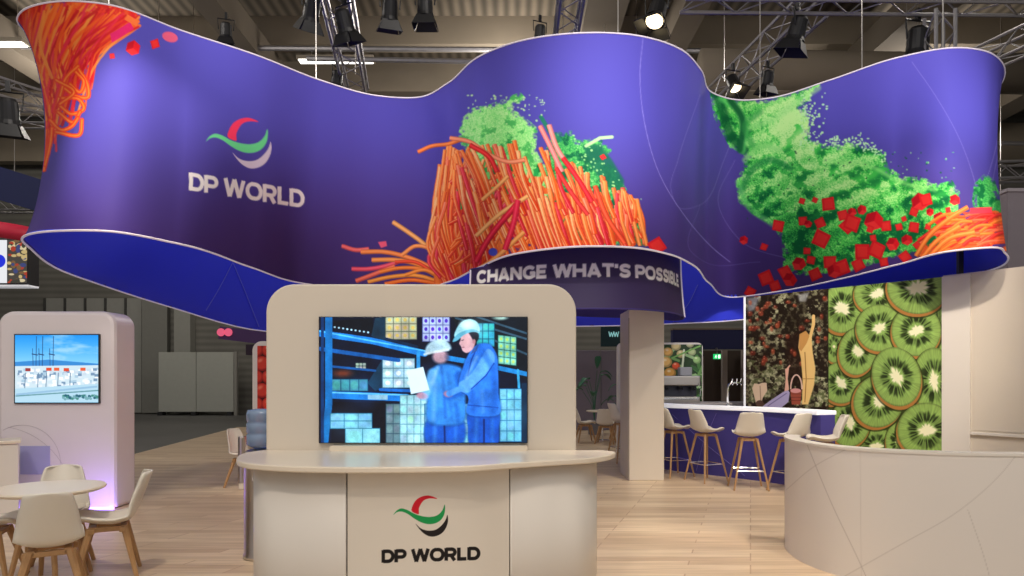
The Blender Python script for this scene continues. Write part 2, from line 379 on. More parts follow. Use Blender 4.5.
# ------------------------------------------------------------------ setting
floor_wood = MB().prism([(-7.85, -3), (12, -3), (12, 21.4), (-8.6, 21.4), (-7.75, 14)], -.05, 0).build('floor', wood_floor_mat())
struct(floor_wood)
HFL = mat('dark_hall_floor', L(92, 92, 90), .6, var=.15, nscale=.7)
struct(box('floor', (-30, -3, -.15), (30, 31, -.055), HFL))
WALLM = ribbed_mat('ribbed_grey_wall', L(128, 126, 118), L(112, 110, 103), 1.1, 'Z', .8)
struct(box('wall_back', (-30, 30, -.1), (30, 30.3, 13.2), WALLM))
ROOFM = ribbed_mat('ribbed_roof_deck', L(120, 109, 94), L(76, 69, 58), .9, 'X', .85)
struct(box('ceiling', (-30, 6, 13.2), (30, 30.3, 13.5), ROOFM))
struct(box('wall_right', (24, -3, -.1), (24.3, 30, 13.2), WALLM))
struct(box('wall_left', (-30.3, -3, -.1), (-30, 30, 13.2), WALLM))
k = 0
for (y, z, w, hgt) in [(28.6, 10.6, .5, 1.6), (25.2, 12.1, .7, 1.1), (22.0, 12.3, .6, .9), (18.5, 12.3, .7, .9)]:
    k += 1; struct(box('trim_%d' % k, (-28, y, z), (23.9, y+w, z+hgt), CONC))
for (x, w) in [(-16, .9), (-8.5, .7), (2.0, 1.1), (4.6, .7), (11, 1.0), (18, 1.0)]:
    k += 1; struct(box('trim_%d' % k, (x, 7, 11.5), (x+w, 30, 12.3), CONCD))
# pipes crossing below the roof
for (y, z, x0, x1) in [(21.0, 11.75, -20, 6), (20.0, 10.9, -6, 2.2), (26, 10.6, -12, 20), (24.3, 10.0, -3, 14), (27.8, 9.6, 3, 20)]:
    k += 1; struct(MB().tube([(x0, y, z), (x1, y, z-.15)], .08, 8).build('trim_%d' % k, TRUSSM))
k += 1; struct(MB().tube([(5.5, 20, 10.6), (17, 20, 10.4)], .55, 20).build('trim_%d' % k, CONCD, None, True))
k += 1; struct(MB().tube([(-24, 24, 11.2), (-9, 24, 11.2)], .45, 20).build('trim_%d' % k, CONCD, None, True))
# sliding door set into the rear wall
d = struct(box('door_1', (-20.4, 29.85, 0), (-16.2, 29.98, 5.0), mat('grey_door_panel', L(140, 140, 134), .6)))
for i in range(5):
    x = -20.4+i*.84*1.05
    box('door_rail', (x-.04, 29.78, 0), (x+.04, 29.85, 5.0), mat('dark_door_rail', L(60, 60, 58), .6), d)
box('door_handle', (-16.6, 29.7, .9), (-16.5, 29.85, 1.9), BLACKP, d)
struct(box('trim_40', (-14.6, 29.5, 0), (-13.9, 29.99, 10.5), mat('grey_pilaster', L(140, 140, 133), .7)))
struct(box('trim_41', (-16.1, 29.7, 0), (-15.0, 29.99, 10.5), mat('grey_pilaster2', L(120, 120, 114), .7)))

# ------------------------------------------------------------------ BANNER
pairs = [(17, 20, 22, 240), (22, 11, 27, 235), (40, 4, 42, 232), (70, 1, 70, 230.5), (110, 5, 105, 231), (180, 30, 175, 243), (256, 55, 250, 267),
         (320, 80, 301, 283), (380, 96, 360, 290), (420, 97, 415, 290), (448, 83, 448, 282), (480, 56, 480, 267), (520, 41, 520, 253),
         (580, 33, 580, 246.5), (640, 36, 632, 247.5), (680, 49, 668, 254), (701, 70, 691, 264), (713, 93, 709, 283), (740, 100, 738, 297),
         (770, 98, 775, 292), (830, 80, 840, 279), (900, 57, 900, 264), (950, 48, 960, 250), (985, 51, 992, 247.5), (1000, 60, 1005, 253), (1004.5, 76, 1008, 260)]
ZT, ZB = 5.9, 3.2
top = [tuple(PZ(a, b, ZT)) for a, b, _, _ in pairs]; bot = [tuple(PZ(c, e, ZB)) for _, _, c, e in pairs]
back = [(7.18, 10.1, 3.2), (7.25, 10.7, 3.2), (6.95, 11.3, 3.2), (6.1, 12.4, 3.15), (5.0, 14.2, 2.8), (3.34, 15, 2.74), (-.26, 15.2, 2.68), (-3.5, 14.9, 2.56),
        (-5.25, 14, 2.54), (-6.3, 12.6, 2.87), (-6.63, 11, 3.07), (-6.3, 9.3, 3.12), (-5.95, 8.45, 3.17)]
bot += back; top += [(x*1.005, y*1.0, ZT) for x, y, z in back[:-1]]+[(-6.12, 8.7, ZT)]
nsp = []
for i in range(len(pairs)-1): nsp.append(max(6, int(abs(pairs[i+1][2]-pairs[i][2])*1.35)+6))
nsp += [16]*(len(bot)-len(nsp))
TC = catmull(top, nsp, True); BC = catmull(bot, nsp, True)
NF = sum(nsp[:len(pairs)-1])
NR = 330
v = np.linspace(0, 1, NR)[None, :, None]
cen = np.array([.5, 11.3]); G = TC[:, None, :]*(1-v)+BC[:, None, :]*v
inw = np.zeros_like(TC); tcent = cen-(TC[:, :2]+BC[:, :2])/2
inw[:, :2] = tcent/np.linalg.norm(tcent, axis=1)[:, None]
pxm = 512+F*TC[:, 0]/TC[:, 1]
endw = np.exp(-np.clip(pxm-20, 0, 999)/95.)*.27+np.exp(-np.clip(1003-pxm, 0, 999)/80.)*.02+.05
front = np.arange(len(TC)) <= NF
endw = np.where(front, endw, .20)
kk = np.ones(21)/21.
endw = np.convolve(np.concatenate([endw[-10:], endw, endw[:10]]), kk, 'valid')
pin = np.sin(PI*np.linspace(0, 1, NR)**.9)**.75
G = G+inw[:, None, :]*endw[:, None, None]*pin[None, :, None]
# --- banner artwork
rnd = random.Random(7)
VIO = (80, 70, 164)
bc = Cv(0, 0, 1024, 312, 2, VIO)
g_ = np.clip((bc.Y-110)/150, 0, 1)[..., None]; g_ = g_*g_*(3-2*g_); bc.a = np.array((84, 78, 178.))*(1-g_)+np.array((74, 56, 128.))*g_   # base colour runs from blue violet above to darker plum below
def green_tex(dark, mid, light, sc, seed, thr=None, bright=None):
    def f(X, Y, sd):
        n = fbm(X+6*fbm(X, Y, 14, 3, seed+9), Y+8*fbm(X, Y, 10, 3, seed+5), sc, 5, seed); r = 1-np.abs(2*n-1)
        fine = vnoise(X*1.6, Y*1.6, seed+3)
        t = np.clip((n-.3)*1.9+(fine-.5)*.7+(r-.85)*1.2, 0, 1)
        if bright is not None: t = np.clip(t+bright(X, Y), 0, 1)
        t = t[..., None]; d, m, l = np.array(dark, float), np.array(mid, float), np.array(light, float)
        c = np.where(t < .5, d+(m-d)*t*2, m+(l-m)*(t*2-1))
        a = np.clip((-sd/5+.15+(fbm(X, Y, 3.2, 3, seed+1)-.45)*3.0), 0, 1) if thr is None else np.clip((fbm(X, Y, thr, 3, seed+1)-.5)*8+.5-sd/6, 0, 1)
        return c, a
    return f
def cube(x, y, s, ang=None, op=1.):
    a = rnd.uniform(0, 1.4) if ang is None else ang; r = s*1.1; n = 4 if rnd.random() < .7 else 6; r *= 1.1
    pts = [(x+r*math.cos(a+2*PI*i/n)*rnd.uniform(.88, 1.05), y+r*math.sin(a+2*PI*i/n)*rnd.uniform(.88, 1.05)) for i in range(n)]
    bc.poly(pts, (222, 30, 42), op)
    if n == 6:
        bc.poly([(x, y), pts[0], pts[1], pts[2]], (240, 58, 60), .8*op); bc.poly([(x, y), pts[2], pts[3], pts[4]], (178, 16, 36), .8*op)
    else: bc.poly([(x+(p[0]-x)*.72, y+(p[1]-y)*.72) for p in pts], (240, 60, 55), .7*op)
ORG = [(250, 118, 46), (242, 92, 38), (252, 150, 78), (236, 62, 40), (250, 172, 104), (226, 40, 52), (246, 104, 96), (255, 130, 50)]
def straw(pts, w, col=None):
    c = col or rnd.choice(ORG); hlc = tuple(min(255, q+38) for q in c); dk = tuple(q*.78 for q in c)
    P_ = catmull(pts, 7) if len(pts) > 2 else pts
    P_ = [tuple(p) for p in P_]
    bc.line(P_, w, dk, butt=True); bc.line([(x-.25*w*.3, y-.2*w*.3) for x, y in P_], w*.72, c, butt=True); bc.line([(x-.5, y-.4) for x, y in P_], w*.26, hlc, .8, butt=True)
# thin light lines
LN = (150, 140, 220)
for pts, o in [([(643, 36), (640, 80), (646, 130), (660, 175), (682, 212), (715, 250), (730, 262)], .8), ([(700, 95), (678, 160), (671, 190), (680, 208), (700, 205), (724, 160), (735, 130)], .45),
               ([(735, 160), (718, 200), (740, 240), (800, 262)], .4), ([(912, 62), (935, 95), (960, 140), (978, 195), (984, 240)], .45), ([(1001, 80), (999, 130), (988, 175), (975, 205)], .6),
               ([(1004, 60), (1003, 120), (992, 185)], .5), ([(700, 205), (690, 250), (705, 262), (760, 262)], .3)]:
    bc.line([tuple(p) for p in catmull(pts, 10)], .7, LN, o)
# left bundle of red and orange strands
tang = [(10, 0), (132, 0), (140, 22), (128, 34), (110, 44), (96, 57), (84, 66), (72, 78), (62, 92), (58, 118), (52, 142), (46, 172), (42, 168), (42, 140), (36, 110), (28, 75), (14, 30)]
def redtex(X, Y, sd):
    n = fbm(X*1.2, Y*.4, 8, 4, 3)[..., None]; c = np.array((222, 44, 40.))+(np.array((250, 110, 50.))-np.array((222, 44, 40.)))*np.clip((n-.35)*2.6, 0, 1)
    hole = np.clip((fbm(X, Y, 9, 3, 21)-.66)*16, 0, 1)[..., None]; return c*(1-hole)+np.array((110, 60, 190.))*hole
bc.poly(tang, (0, 0, 0), tex=redtex)
for i in range(230):
    t = rnd.random(); x0 = 16+t*124; y0 = 2+rnd.uniform(0, 14)+max(0, t-.7)*45
    x1 = 42+rnd.uniform(-4, 14); y1 = rnd.uniform(95, 165); tt = rnd.uniform(.45, 1)
    xe, ye = x0+(x1-x0)*tt, y0+(y1-y0)*tt
    mx, my = (x0+xe)/2-(6+t*10)+rnd.uniform(-4, 4), (y0+ye)/2+rnd.uniform(-4, 4)
    bc.line([tuple(p) for p in catmull([(x0, y0), (mx, my), (xe, ye)], 6)], rnd.uniform(1.2, 3.4), rnd.choice([(248, 96, 40), (255, 128, 52), (224, 34, 46), (236, 48, 78), (252, 150, 66), (205, 28, 40), (240, 64, 44)]), .85)
for pts in [[(78, 68), (88, 86), (88, 97), (76, 96), (64, 88)], [(62, 98), (80, 100), (84, 108), (72, 114), (60, 106)], [(58, 112), (74, 122), (80, 112)], [(56, 132), (80, 134), (82, 120)],
            [(60, 96), (66, 78), (78, 66)], [(50, 120), (62, 130), (72, 126), (78, 118)], [(70, 84), (80, 92), (84, 82), (76, 72)], [(46, 130), (44, 150), (44, 170)], [(52, 128), (50, 145), (45, 165)], [(56, 80), (74, 92), (60, 104)]]:
    pts = [tuple(p) for p in catmull(pts, 8)]
    bc.line(pts, 4.2, (240, 70, 36)); bc.line(pts, 1.6, (255, 140, 60), .9)
cube(133, 48, 6.5, .7); cube(155, 44, 5, .5); cube(112, 56, 3); bc.ell(170, 37, 8, 5, (236, 92, 120), .3, .9); bc.poly([(110, 34), (130, 22), (134, 29), (112, 43)], (232, 40, 110)); bc.line([(126, 17), (138, 24)], 6, (250, 120, 60), butt=True)
# middle: green powder behind the strands
LIME = (196, 248, 168)
gt1 = green_tex((40, 150, 74), (130, 236, 124), LIME, 9, 11, bright=lambda X, Y: .22-.35*np.exp(-((X-508)/10)**2-((Y-150)/12)**2))
bc.poly([(462, 118), (472, 108), (490, 104), (505, 98), (520, 92), (526, 98), (512, 108), (526, 118), (538, 128), (536, 150), (548, 170), (560, 200), (470, 210), (466, 160), (458, 135)], 0, tex=gt1)
bc.poly([(545, 150), (555, 132), (572, 130), (578, 140), (600, 138), (612, 150), (605, 160), (618, 172), (630, 196), (642, 210), (648, 246), (600, 250), (560, 230), (545, 190)], 0, tex=green_tex((14, 100, 66), (60, 176, 88), (176, 250, 140), 8, 23))
bc.poly([(583, 146), (600, 144), (612, 160), (624, 180), (622, 196), (606, 186), (592, 168)], (20, 104, 78), .85, soft=2)
bc.line([(586, 146), (600, 138), (612, 137)], 3.2, LIME, .9)
bc.line([(541, 117), (550, 132), (560, 140)], 4, (34, 130, 96), .9)
for i in range(90):
    a = rnd.random(); x = 575+a*58+rnd.gauss(0, 5); y = 150+a*70+rnd.gauss(0, 12); bc.ell(x, y, rnd.uniform(.5, 1.2), rnd.uniform(.5, 1.2), (170, 236, 150), 0, .9)
for i in range(70): bc.ell(rnd.uniform(466, 545), 95+abs(rnd.gauss(0, 14)), rnd.uniform(.5, 1.3), rnd.uniform(.4, 1.1), LIME, 0, .85)
cube(603, 157, 3); cube(625, 198, 5); cube(604, 220, 5)
# sprays to the lower left
for pts, w, c in [([(342, 246), (356, 250), (369, 249)], 4.4, (246, 104, 110)), ([(361, 252), (385, 252), (410, 258), (440, 272)], 4.6, (252, 136, 74)), ([(352, 269), (368, 269), (395, 263), (402, 260)], 4.4, (244, 82, 110)),
                  ([(356, 281), (372, 275), (395, 266)], 4.4, (246, 108, 90)), ([(372, 260), (396, 260), (420, 265), (442, 278)], 4.6, (252, 150, 80)), ([(393, 222), (408, 232), (424, 244), (432, 252)], 4.6, (244, 168, 98)),
                  ([(402, 255), (416, 246), (428, 248), (440, 262)], 4, (252, 150, 84)), ([(380, 272), (400, 268), (425, 270), (446, 282)], 4, (248, 128, 54)), ([(368, 282), (390, 277), (420, 276), (444, 284)], 4, (248, 150, 64)),
                  ([(385, 284), (410, 280), (440, 284)], 4, (244, 110, 44)), ([(395, 262), (415, 262), (438, 276)], 3.4, (238, 74, 50)), ([(405, 275), (425, 270), (444, 280)], 3.6, (252, 140, 60))]: straw(pts, w, c)
bc.poly([(378, 242), (386, 241), (387, 246), (381, 248)], (236, 96, 130))
# base fill under the fan
def org_tex(X, Y, sd):
    n = fbm(X*1.1, Y*.5, 6, 4, 33)[..., None]; c = np.array((214, 52, 34.))+(np.array((248, 132, 58.))-np.array((214, 52, 34.)))*np.clip((n-.32)*2.6, 0, 1)
    return c, np.clip((fbm(X, Y, 7, 3, 77)-.36)*9, 0, 1)
bc.poly([(434, 284), (434, 225), (442, 175), (450, 150), (478, 165), (520, 180), (560, 190), (600, 205), (625, 246), (560, 252), (500, 262), (455, 286)], 0, tex=org_tex)
def strand(pts, w, c0, c1):
    P_ = [tuple(p) for p in catmull(pts, 5)]; n = len(P_)-1
    dk = tuple(q*.84 for q in c0); bc.line([(x+.35, y+.3) for x, y in P_], w, dk, butt=True)
    for i in range(n):
        f = i/max(1, n-1); c = tuple(a*(1-f)+b*f for a, b in zip(c0, c1)); e = .25
        a, b = P_[i], P_[i+1]; bc.line([a, (b[0]+(b[0]-a[0])*e*(i < n-1), b[1]+(b[1]-a[1])*e*(i < n-1))], w*.82, c, butt=True)
    hl_ = tuple(min(255, q+60) for q in c1)
    bc.line([(x-w*.16, y-w*.05) for x, y in P_], w*.24, hl_, .75, butt=True)
LOWC = [(236, 66, 26), (224, 48, 34), (244, 92, 34), (240, 80, 30), (232, 56, 44)]; UPC = [(255, 160, 92), (255, 140, 70), (255, 178, 116), (252, 122, 56), (250, 118, 84)]
tips = np.array([(432, 228), (440, 165), (448, 142), (462, 142), (484, 158), (512, 166), (540, 196)], float)
def tip_at(t): q = t*(len(tips)-1); i = min(int(q), len(tips)-2); return tips[i]*(1-q+i)+tips[i+1]*(q-i)
for i in range(170):
    t = rnd.random(); tx, ty = tip_at(t); bx, by = 447+t*30+rnd.uniform(-7, 7), 285-t*14
    k1 = rnd.uniform(.62, 1.02); ex_, ey_ = bx+(tx-bx)*k1, by+(ty-by)*k1; k0 = rnd.choice([0, 0, .15, .35])
    cx_, cy_ = (bx+ex_)/2-11*(1-t*.4)+rnd.uniform(-3, 3), (by+ey_)/2+rnd.uniform(-3, 3)
    sx_, sy_ = bx+(cx_-bx)*k0*2, by+(cy_-by)*k0*2
    c0_, c1_ = rnd.choice(LOWC), rnd.choice(UPC)
    if rnd.random() < .1: c0_, c1_ = (222, 34, 60), (240, 70, 90)
    strand([(sx_, sy_), (cx_, cy_), (ex_, ey_)], rnd.uniform(2.8, 4.6), c0_, c1_)
for i in range(46):        # strands crossing the fan
    x, y = rnd.uniform(452, 535), rnd.uniform(170, 262); a = rnd.uniform(-1.2, -.35); l = rnd.uniform(16, 38)
    if y > 284-(x-445)*.35: continue
    strand([(x-l/2*math.cos(a), y-l/2*math.sin(a)), (x+2, y+2), (x+l/2*math.cos(a), y+l/2*math.sin(a))], rnd.uniform(3, 4.6), rnd.choice(LOWC), rnd.choice(UPC))
for i in range(40):        # gaps where the green shows through
    x, y = rnd.uniform(455, 560), rnd.uniform(165, 215); bc.poly([(x-2.5, y-3), (x+2, y-5), (x+2.5, y+3), (x-2, y+5)], rnd.choice([(40, 170, 84), (120, 220, 120), (24, 120, 60)]))
bases = sorted([rnd.uniform(470, 646) for _ in range(150)], key=lambda q: rnd.random())
for bx in bases:
    f = (bx-470)/176.; by = 272-26*min(1, f*1.25)+rnd.uniform(-3, 3); dx_, dy_ = -(52-42*f**1.5)*min(1, .35+f*3), -(114-66*min(1, max(0, (f-.5)/.5)))
    k0 = rnd.choice([0, .0, .2, .4, .55]); k1 = min(1, k0+rnd.uniform(.4, .75)); bow = rnd.uniform(-5, 3)
    p0 = (bx+dx_*k0, by+dy_*k0); p2 = (bx+dx_*k1, by+dy_*k1); c0_, c1_ = rnd.choice(LOWC), rnd.choice(UPC)
    if rnd.random() < .12: c0_, c1_ = (214, 30, 44), (236, 60, 70)
    strand([p0, ((p0[0]+p2[0])/2+bow, (p0[1]+p2[1])/2), p2], rnd.uniform(3.4, 5.2), c0_, c1_)
for pts, w, c in [([(418, 152), (432, 146), (448, 144), (460, 140)], 4, (250, 124, 60)), ([(450, 138), (470, 142), (485, 152), (510, 162), (525, 160)], 4.4, (252, 140, 100)), ([(470, 145), (490, 158), (497, 172)], 5, (228, 40, 40)),
                  ([(476, 236), (500, 214), (528, 196)], 4.4, (255, 176, 104)), ([(482, 200), (500, 184), (508, 176)], 4, (255, 170, 96)), ([(540, 126), (552, 150), (562, 172)], 5, (252, 136, 136)), ([(549, 125), (558, 150), (574, 172)], 5, (252, 146, 140)),
                  ([(563, 158), (580, 182), (592, 202)], 5, (226, 34, 46)), ([(556, 168), (575, 198), (588, 215)], 4.4, (232, 50, 50)), ([(595, 186), (606, 215), (625, 244)], 5, (240, 76, 44)), ([(637, 199), (641, 220), (647, 246)], 4, (250, 138, 66)),
                  ([(634, 222), (640, 246)], 3.6, (248, 140, 70)), ([(622, 222), (630, 246)], 3.6, (248, 132, 64)), ([(462, 277), (490, 262), (524, 232)], 4.6, (252, 160, 84)), ([(476, 262), (488, 240), (516, 205)], 6, (226, 34, 60)), ([(505, 250), (514, 222), (518, 200)], 6, (232, 40, 70))]: straw(pts, w, c)
bc.ell(493, 252, 4.5, 4, (70, 80, 200)); cube(657, 246, 9, .2)
# right: green powder cloud
shape = [(707, 78), (716, 92), (745, 101), (770, 98), (800, 90), (822, 82), (812, 96), (803, 108), (812, 122), (808, 138), (828, 146), (848, 142), (868, 148), (886, 152), (888, 166), (902, 176), (925, 178), (938, 184), (952, 180), (960, 192),
         (958, 212), (958, 240), (940, 252), (900, 256), (850, 272), (800, 276), (783, 268), (782, 240), (772, 226), (752, 214), (738, 202), (736, 182), (746, 158), (740, 152), (730, 148), (714, 118)]
def bright_r(X, Y): return .10+.14*np.sin((X*.5+Y*1.1+14*fbm(X, Y, 22, 3, 17))*.32)+.55*np.exp(-((X-795)/34)**2-((Y-125)/34)**2)+.22*np.exp(-((X-850)/60)**2-((Y-180)/22)**2)-.42*np.exp(-((X-800)/40)**2-((Y-240)/24)**2)-.25*np.exp(-((X-900)/50)**2-((Y-240)/22)**2)
bc.poly(shape, 0, tex=green_tex((12, 104, 58), (78, 216, 88), (200, 255, 164), 11, 41, bright=bright_r))
for pts, c, w, o in [([(712, 84), (722, 108), (734, 140), (744, 150)], (14, 92, 54), 9, .75), ([(722, 98), (738, 110), (744, 135), (742, 150)], (96, 214, 110), 7, .8), ([(730, 100), (742, 118), (740, 150)], (12, 84, 52), 6, .8),
                     ([(745, 160), (760, 146), (780, 150)], (140, 232, 128), 5, .7), ([(742, 190), (752, 170), (770, 160), (790, 168)], (30, 130, 70), 6, .6), ([(738, 182), (748, 206), (772, 224)], (110, 220, 120), 5, .6),
                     ([(750, 128), (775, 118), (800, 100), (818, 88)], (170, 244, 150), 6, .55), ([(830, 162), (870, 166), (900, 182), (935, 190)], (150, 238, 130), 4, .6), ([(760, 112), (745, 125), (752, 145)], (60, 170, 84), 6, .6)]:
    bc.line([tuple(p) for p in catmull(pts, 8)], w, c, o, soft=2.5)
for i in range(420):
    x = rnd.uniform(745, 955); y = rnd.uniform(150, 262)
    if 782 > x and y > 225: continue
    bc.ell(x, y, rnd.uniform(.4, 1.1), rnd.uniform(.4, 1), rnd.choice([(160, 240, 140), (20, 90, 50), (90, 210, 100)]), 0, .8)
for i in range(230):
    if rnd.random() < .5: x = 800+abs(rnd.gauss(0, 12)); y = rnd.uniform(92, 150)
    else: a = rnd.random(); x = 825+a*62+rnd.gauss(0, 2.5); y = 143-8*math.sin(a*PI)+a*14+rnd.gauss(0, 3)
    bc.ell(x, y, rnd.uniform(.5, 1.4), rnd.uniform(.5, 1.3), (190, 248, 180), 0, .95)
for (x, y, s) in [(744, 240, 4), (764, 247, 4), (778, 226, 6.5), (766, 278, 8), (750, 292, 6), (802, 201, 3.4), (815, 200, 3), (828, 204, 7.5), (803, 221, 5), (808, 224, 3.6), (820, 223, 5.5), (821, 239, 9), (807, 251, 4), (811, 260, 5),
                  (799, 264, 6), (830, 262, 7.5), (843, 215, 6), (848, 226, 8), (842, 268, 9), (852, 212, 4), (862, 210, 4.5), (852, 223, 9), (874, 221, 8.5), (886, 226, 6), (873, 238, 3.6), (862, 252, 9), (877, 250, 9), (893, 244, 6), (907, 240, 5),
                  (899, 227, 4), (914, 227, 6), (914, 212, 5), (920, 202, 8), (926, 200, 7), (904, 219, 3), (928, 227, 3.4), (940, 219, 6), (955, 200, 5), (948, 210, 3), (917, 245, 4), (905, 257, 6), (785, 272, 7), (858, 265, 7), (815, 274, 7),
                  (790, 280, 6), (884, 262, 5), (775, 286, 6), (834, 271, 6), (870, 229, 4), (930, 212, 3.5)]: cube(x, y, s)
bc.poly([(972, 200), (974, 184), (984, 174), (994, 178), (1000, 196), (1004, 214), (975, 216)], 0, tex=green_tex((16, 110, 60), (60, 176, 84), (150, 235, 130), 6, 61))
bc.poly([(918, 258), (926, 240), (945, 222), (965, 212), (1006, 210), (1010, 250), (995, 254), (960, 258)], 0, tex=org_tex)
for i in range(60):
    x = rnd.uniform(935, 1000); y = 252-rnd.uniform(0, 36); l = rnd.uniform(18, 42); a = rnd.uniform(-.5, .25)
    straw([(x-l/2, y+l*.25), (x, y-2), (x+l/2*math.cos(a), y-l*.1)], rnd.uniform(2.4, 4), rnd.choice([(246, 84, 34), (250, 120, 44), (226, 44, 40), (252, 96, 60)]))
for pts in [[(916, 256), (930, 235), (950, 218), (968, 207)], [(922, 258), (938, 240), (960, 226)], [(930, 256), (950, 238), (975, 232)]]: straw(pts, 4.6, (250, 128, 54))
bc.line([(970, 211), (992, 210)], 6, (240, 60, 80), butt=True)
# emblem and name
def emblem(cv, T, red, green, third, wst=None):
    old = cv.T; cv.T = T
    def tex(c):
        return None
    R1 = [(278, 178), (285, 140), (305, 110), (340, 90), (375, 85), (425, 105), (385, 102), (350, 112), (328, 140), (318, 165), (318, 195), (296, 190)]
    G1 = [(172, 200), (190, 175), (215, 162), (245, 168), (290, 192), (340, 208), (385, 212), (425, 202), (455, 172), (468, 138), (470, 165), (462, 205), (440, 235), (405, 252), (370, 254), (330, 243), (290, 220), (250, 192), (215, 180), (190, 185)]
    W1 = [(300, 252), (330, 280), (370, 293), (415, 288), (450, 262), (475, 225), (483, 200), (487, 235), (478, 270), (455, 305), (420, 325), (385, 328), (350, 312), (325, 288)]
    sm = lambda q: [tuple(p) for p in catmull(q, 5, True)]
    cv.poly(sm(R1), red); cv.poly(sm(W1), third); cv.poly(sm(G1), green); cv.T = old
emblem(bc, lambda x, y: (170+x/4.8, 100+y/4.8), (244, 62, 100), (110, 222, 150), (222, 210, 232))
write(bc, 'DP WORLD', (189.2, 190), (113.5, 17.8), (0, -17.6), (250, 246, 250), 1.12)

FABRIC = art_mat('printed_stretch_fabric', .65, 0, 0, .1)
banner = thing('hanging_banner', 'huge wavy violet banner loop with orange strands and green powder, hung above the stand', 'banner', (0, 0, 0))
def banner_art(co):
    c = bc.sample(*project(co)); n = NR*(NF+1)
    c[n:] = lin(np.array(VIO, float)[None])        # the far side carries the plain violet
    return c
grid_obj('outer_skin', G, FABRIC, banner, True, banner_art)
INNER = mat('blue_inner_lining', L(60, 72, 236), .5, var=.05, nscale=.4, spec=.3)
Gi = G[::3][:, np.r_[0:NR-1:10, NR-1], :]; tn = np.roll(Gi, -1, 0)-np.roll(Gi, 1, 0); nn = np.stack([-tn[..., 1], tn[..., 0], 0*tn[..., 0]], -1); nn /= np.linalg.norm(nn, axis=-1, keepdims=True)
if np.mean((nn[:, 0, :2]*inw[::3, :2]).sum(1)) < 0: nn = -nn
grid_obj('inner_lining', Gi+nn*.03*(1-np.linspace(0, 1, Gi.shape[1])**10)[None, :, None], INNER, banner, True)
for nm, C_, r in (('lower_frame', BC, .013), ('upper_frame', TC, .010)):
    n_ = C_[::3]; tn = np.roll(n_, -1, 0)-np.roll(n_, 1, 0); tn /= np.linalg.norm(tn, axis=1)[:, None]
    up = np.zeros_like(tn); up[:, 2] = 1; sd = np.cross(tn, up); up2 = np.cross(sd, tn)
    ang = np.linspace(0, 2*PI, 9)
    grid_obj(nm, n_[:, None, :]+r*(sd[:, None, :]*np.cos(ang)[None, :, None]+up2[:, None, :]*np.sin(ang)[None, :, None]), EDGE, banner, True)
# light lines printed on the lining
LINEM = mat('pale_line', L(110, 120, 240), .5, var=0)
def lining_line(pts, nm='printed_line', w=.018):
    mb = MB(); mb.tube(pts, w*.5, 5); mb.build(nm, LINEM, banner)
Gb = G[NF+10:, ::2].reshape(-1, 3); Gp = np.stack(project(Gb), 1)
def near(px, py): q = Gb[np.argmin(np.hypot(Gp[:, 0]-px, Gp[:, 1]-py))]; c_ = np.array([.5, 11.3])-q[:2]; c_ /= np.linalg.norm(c_); return (q[0]+c_[0]*.06, q[1]+c_[1]*.06, q[2])
for pl_ in ([(230, 262), (205, 311)], [(230, 262), (243, 295), (256, 326)], [(700, 285), (688, 305), (672, 322)]):
    pp_ = []
    for (a, b) in zip(pl_[:-1], pl_[1:]):
        for e in range(6): pp_.append(near(a[0]+(b[0]-a[0])*e/6, a[1]+(b[1]-a[1])*e/6))
    pp_.append(near(*pl_[-1])); lining_line([tuple(q_) for q_ in catmull([pp_[0], pp_[len(pp_)//2], pp_[-1]], 8)])
q = P(960, 268, 9.9); MB().box((q.x-.035, q.y-.03, 2.99), (q.x+.035, q.y+.03, 5.88)).build('support_post', BLACK, banner)
for (px, py) in [(109, 5), (316, 79), (618, 34), (862, 69), (943, 50), (760, 99)]:
    p = PZ(px, py, ZT); MB().tube([p, (p.x, p.y, 13.2)], .008, 5).build('suspension_cable', STEEL, banner)

# ------------------------------------------------------------------ lower ring with the slogan
rp = [(-.60, 9.95), (-.17, 9.60), (.449, 9.28), (1.047, 9.17), (1.593, 9.24), (2.07, 9.56), (2.40, 10.05), (2.62, 10.7), (2.5, 11.4), (2.0, 12.0), (.9, 12.4), (.1, 12.1), (-.50, 11.3), (-.57, 10.5)]
rc = catmull(rp, 60, True)
zr = np.linspace(2.5, 3.4, 90); fl = ((1-(zr-2.5)/.9)**2)*.06
rcen = np.array([.9, 10.7]); off = rc-rcen; off /= np.linalg.norm(off, axis=1)[:, None]
RG = np.zeros((len(rc), len(zr), 3)); RG[..., :2] = rc[:, None, :]+off[:, None, :]*fl[None, :, None]; 
rpx_ = 512+F*rc[:, 0]/rc[:, 1]; ci_ = np.arange(len(rc))
topz = np.where((rpx_ < 484) | (ci_ > 60*11), 3.15, 3.15+.25*np.clip((rpx_-484)/20, 0, 1)); botz = 2.5+.22*np.clip(1-np.abs(ci_-60*10.)/150, 0, 1)
sm_ = lambda q: np.convolve(np.concatenate([q[-15:], q, q[:15]]), np.ones(31)/31, 'valid')
botz = sm_(botz)
RG[..., 2] = botz[:, None]+(topz-botz)[:, None]*((zr-2.5)/.9)[None, :]
arcl = np.concatenate([[0], np.cumsum(np.linalg.norm(np.diff(rc, axis=0), axis=1))])
rpx = 512+F*rc[:, 0]/rc[:, 1]
nfr = 60*7
u0 = np.interp(477, rpx[:nfr], arcl[:nfr]); u1 = np.interp(629, rpx[:nfr], arcl[:nfr])
sc_txt = (u1-u0)/(sum(GL[c][0] for c in "CHANGE WHAT'S")-.12)
full = "CHANGE WHAT'S POSSIBLE"
rcv = Cv(0, 0, 5.5, .9, 160, (60, 46, 88))       # metres along the band, metres down from its top
rcv.T = lambda x, y: (x, y)
write(rcv, full, (u0, .9-(2.93-2.5)), (sc_txt*(sum(GL[c][0] for c in full)-.12), 0), (0, -.178), (255, 252, 248), 1.3)
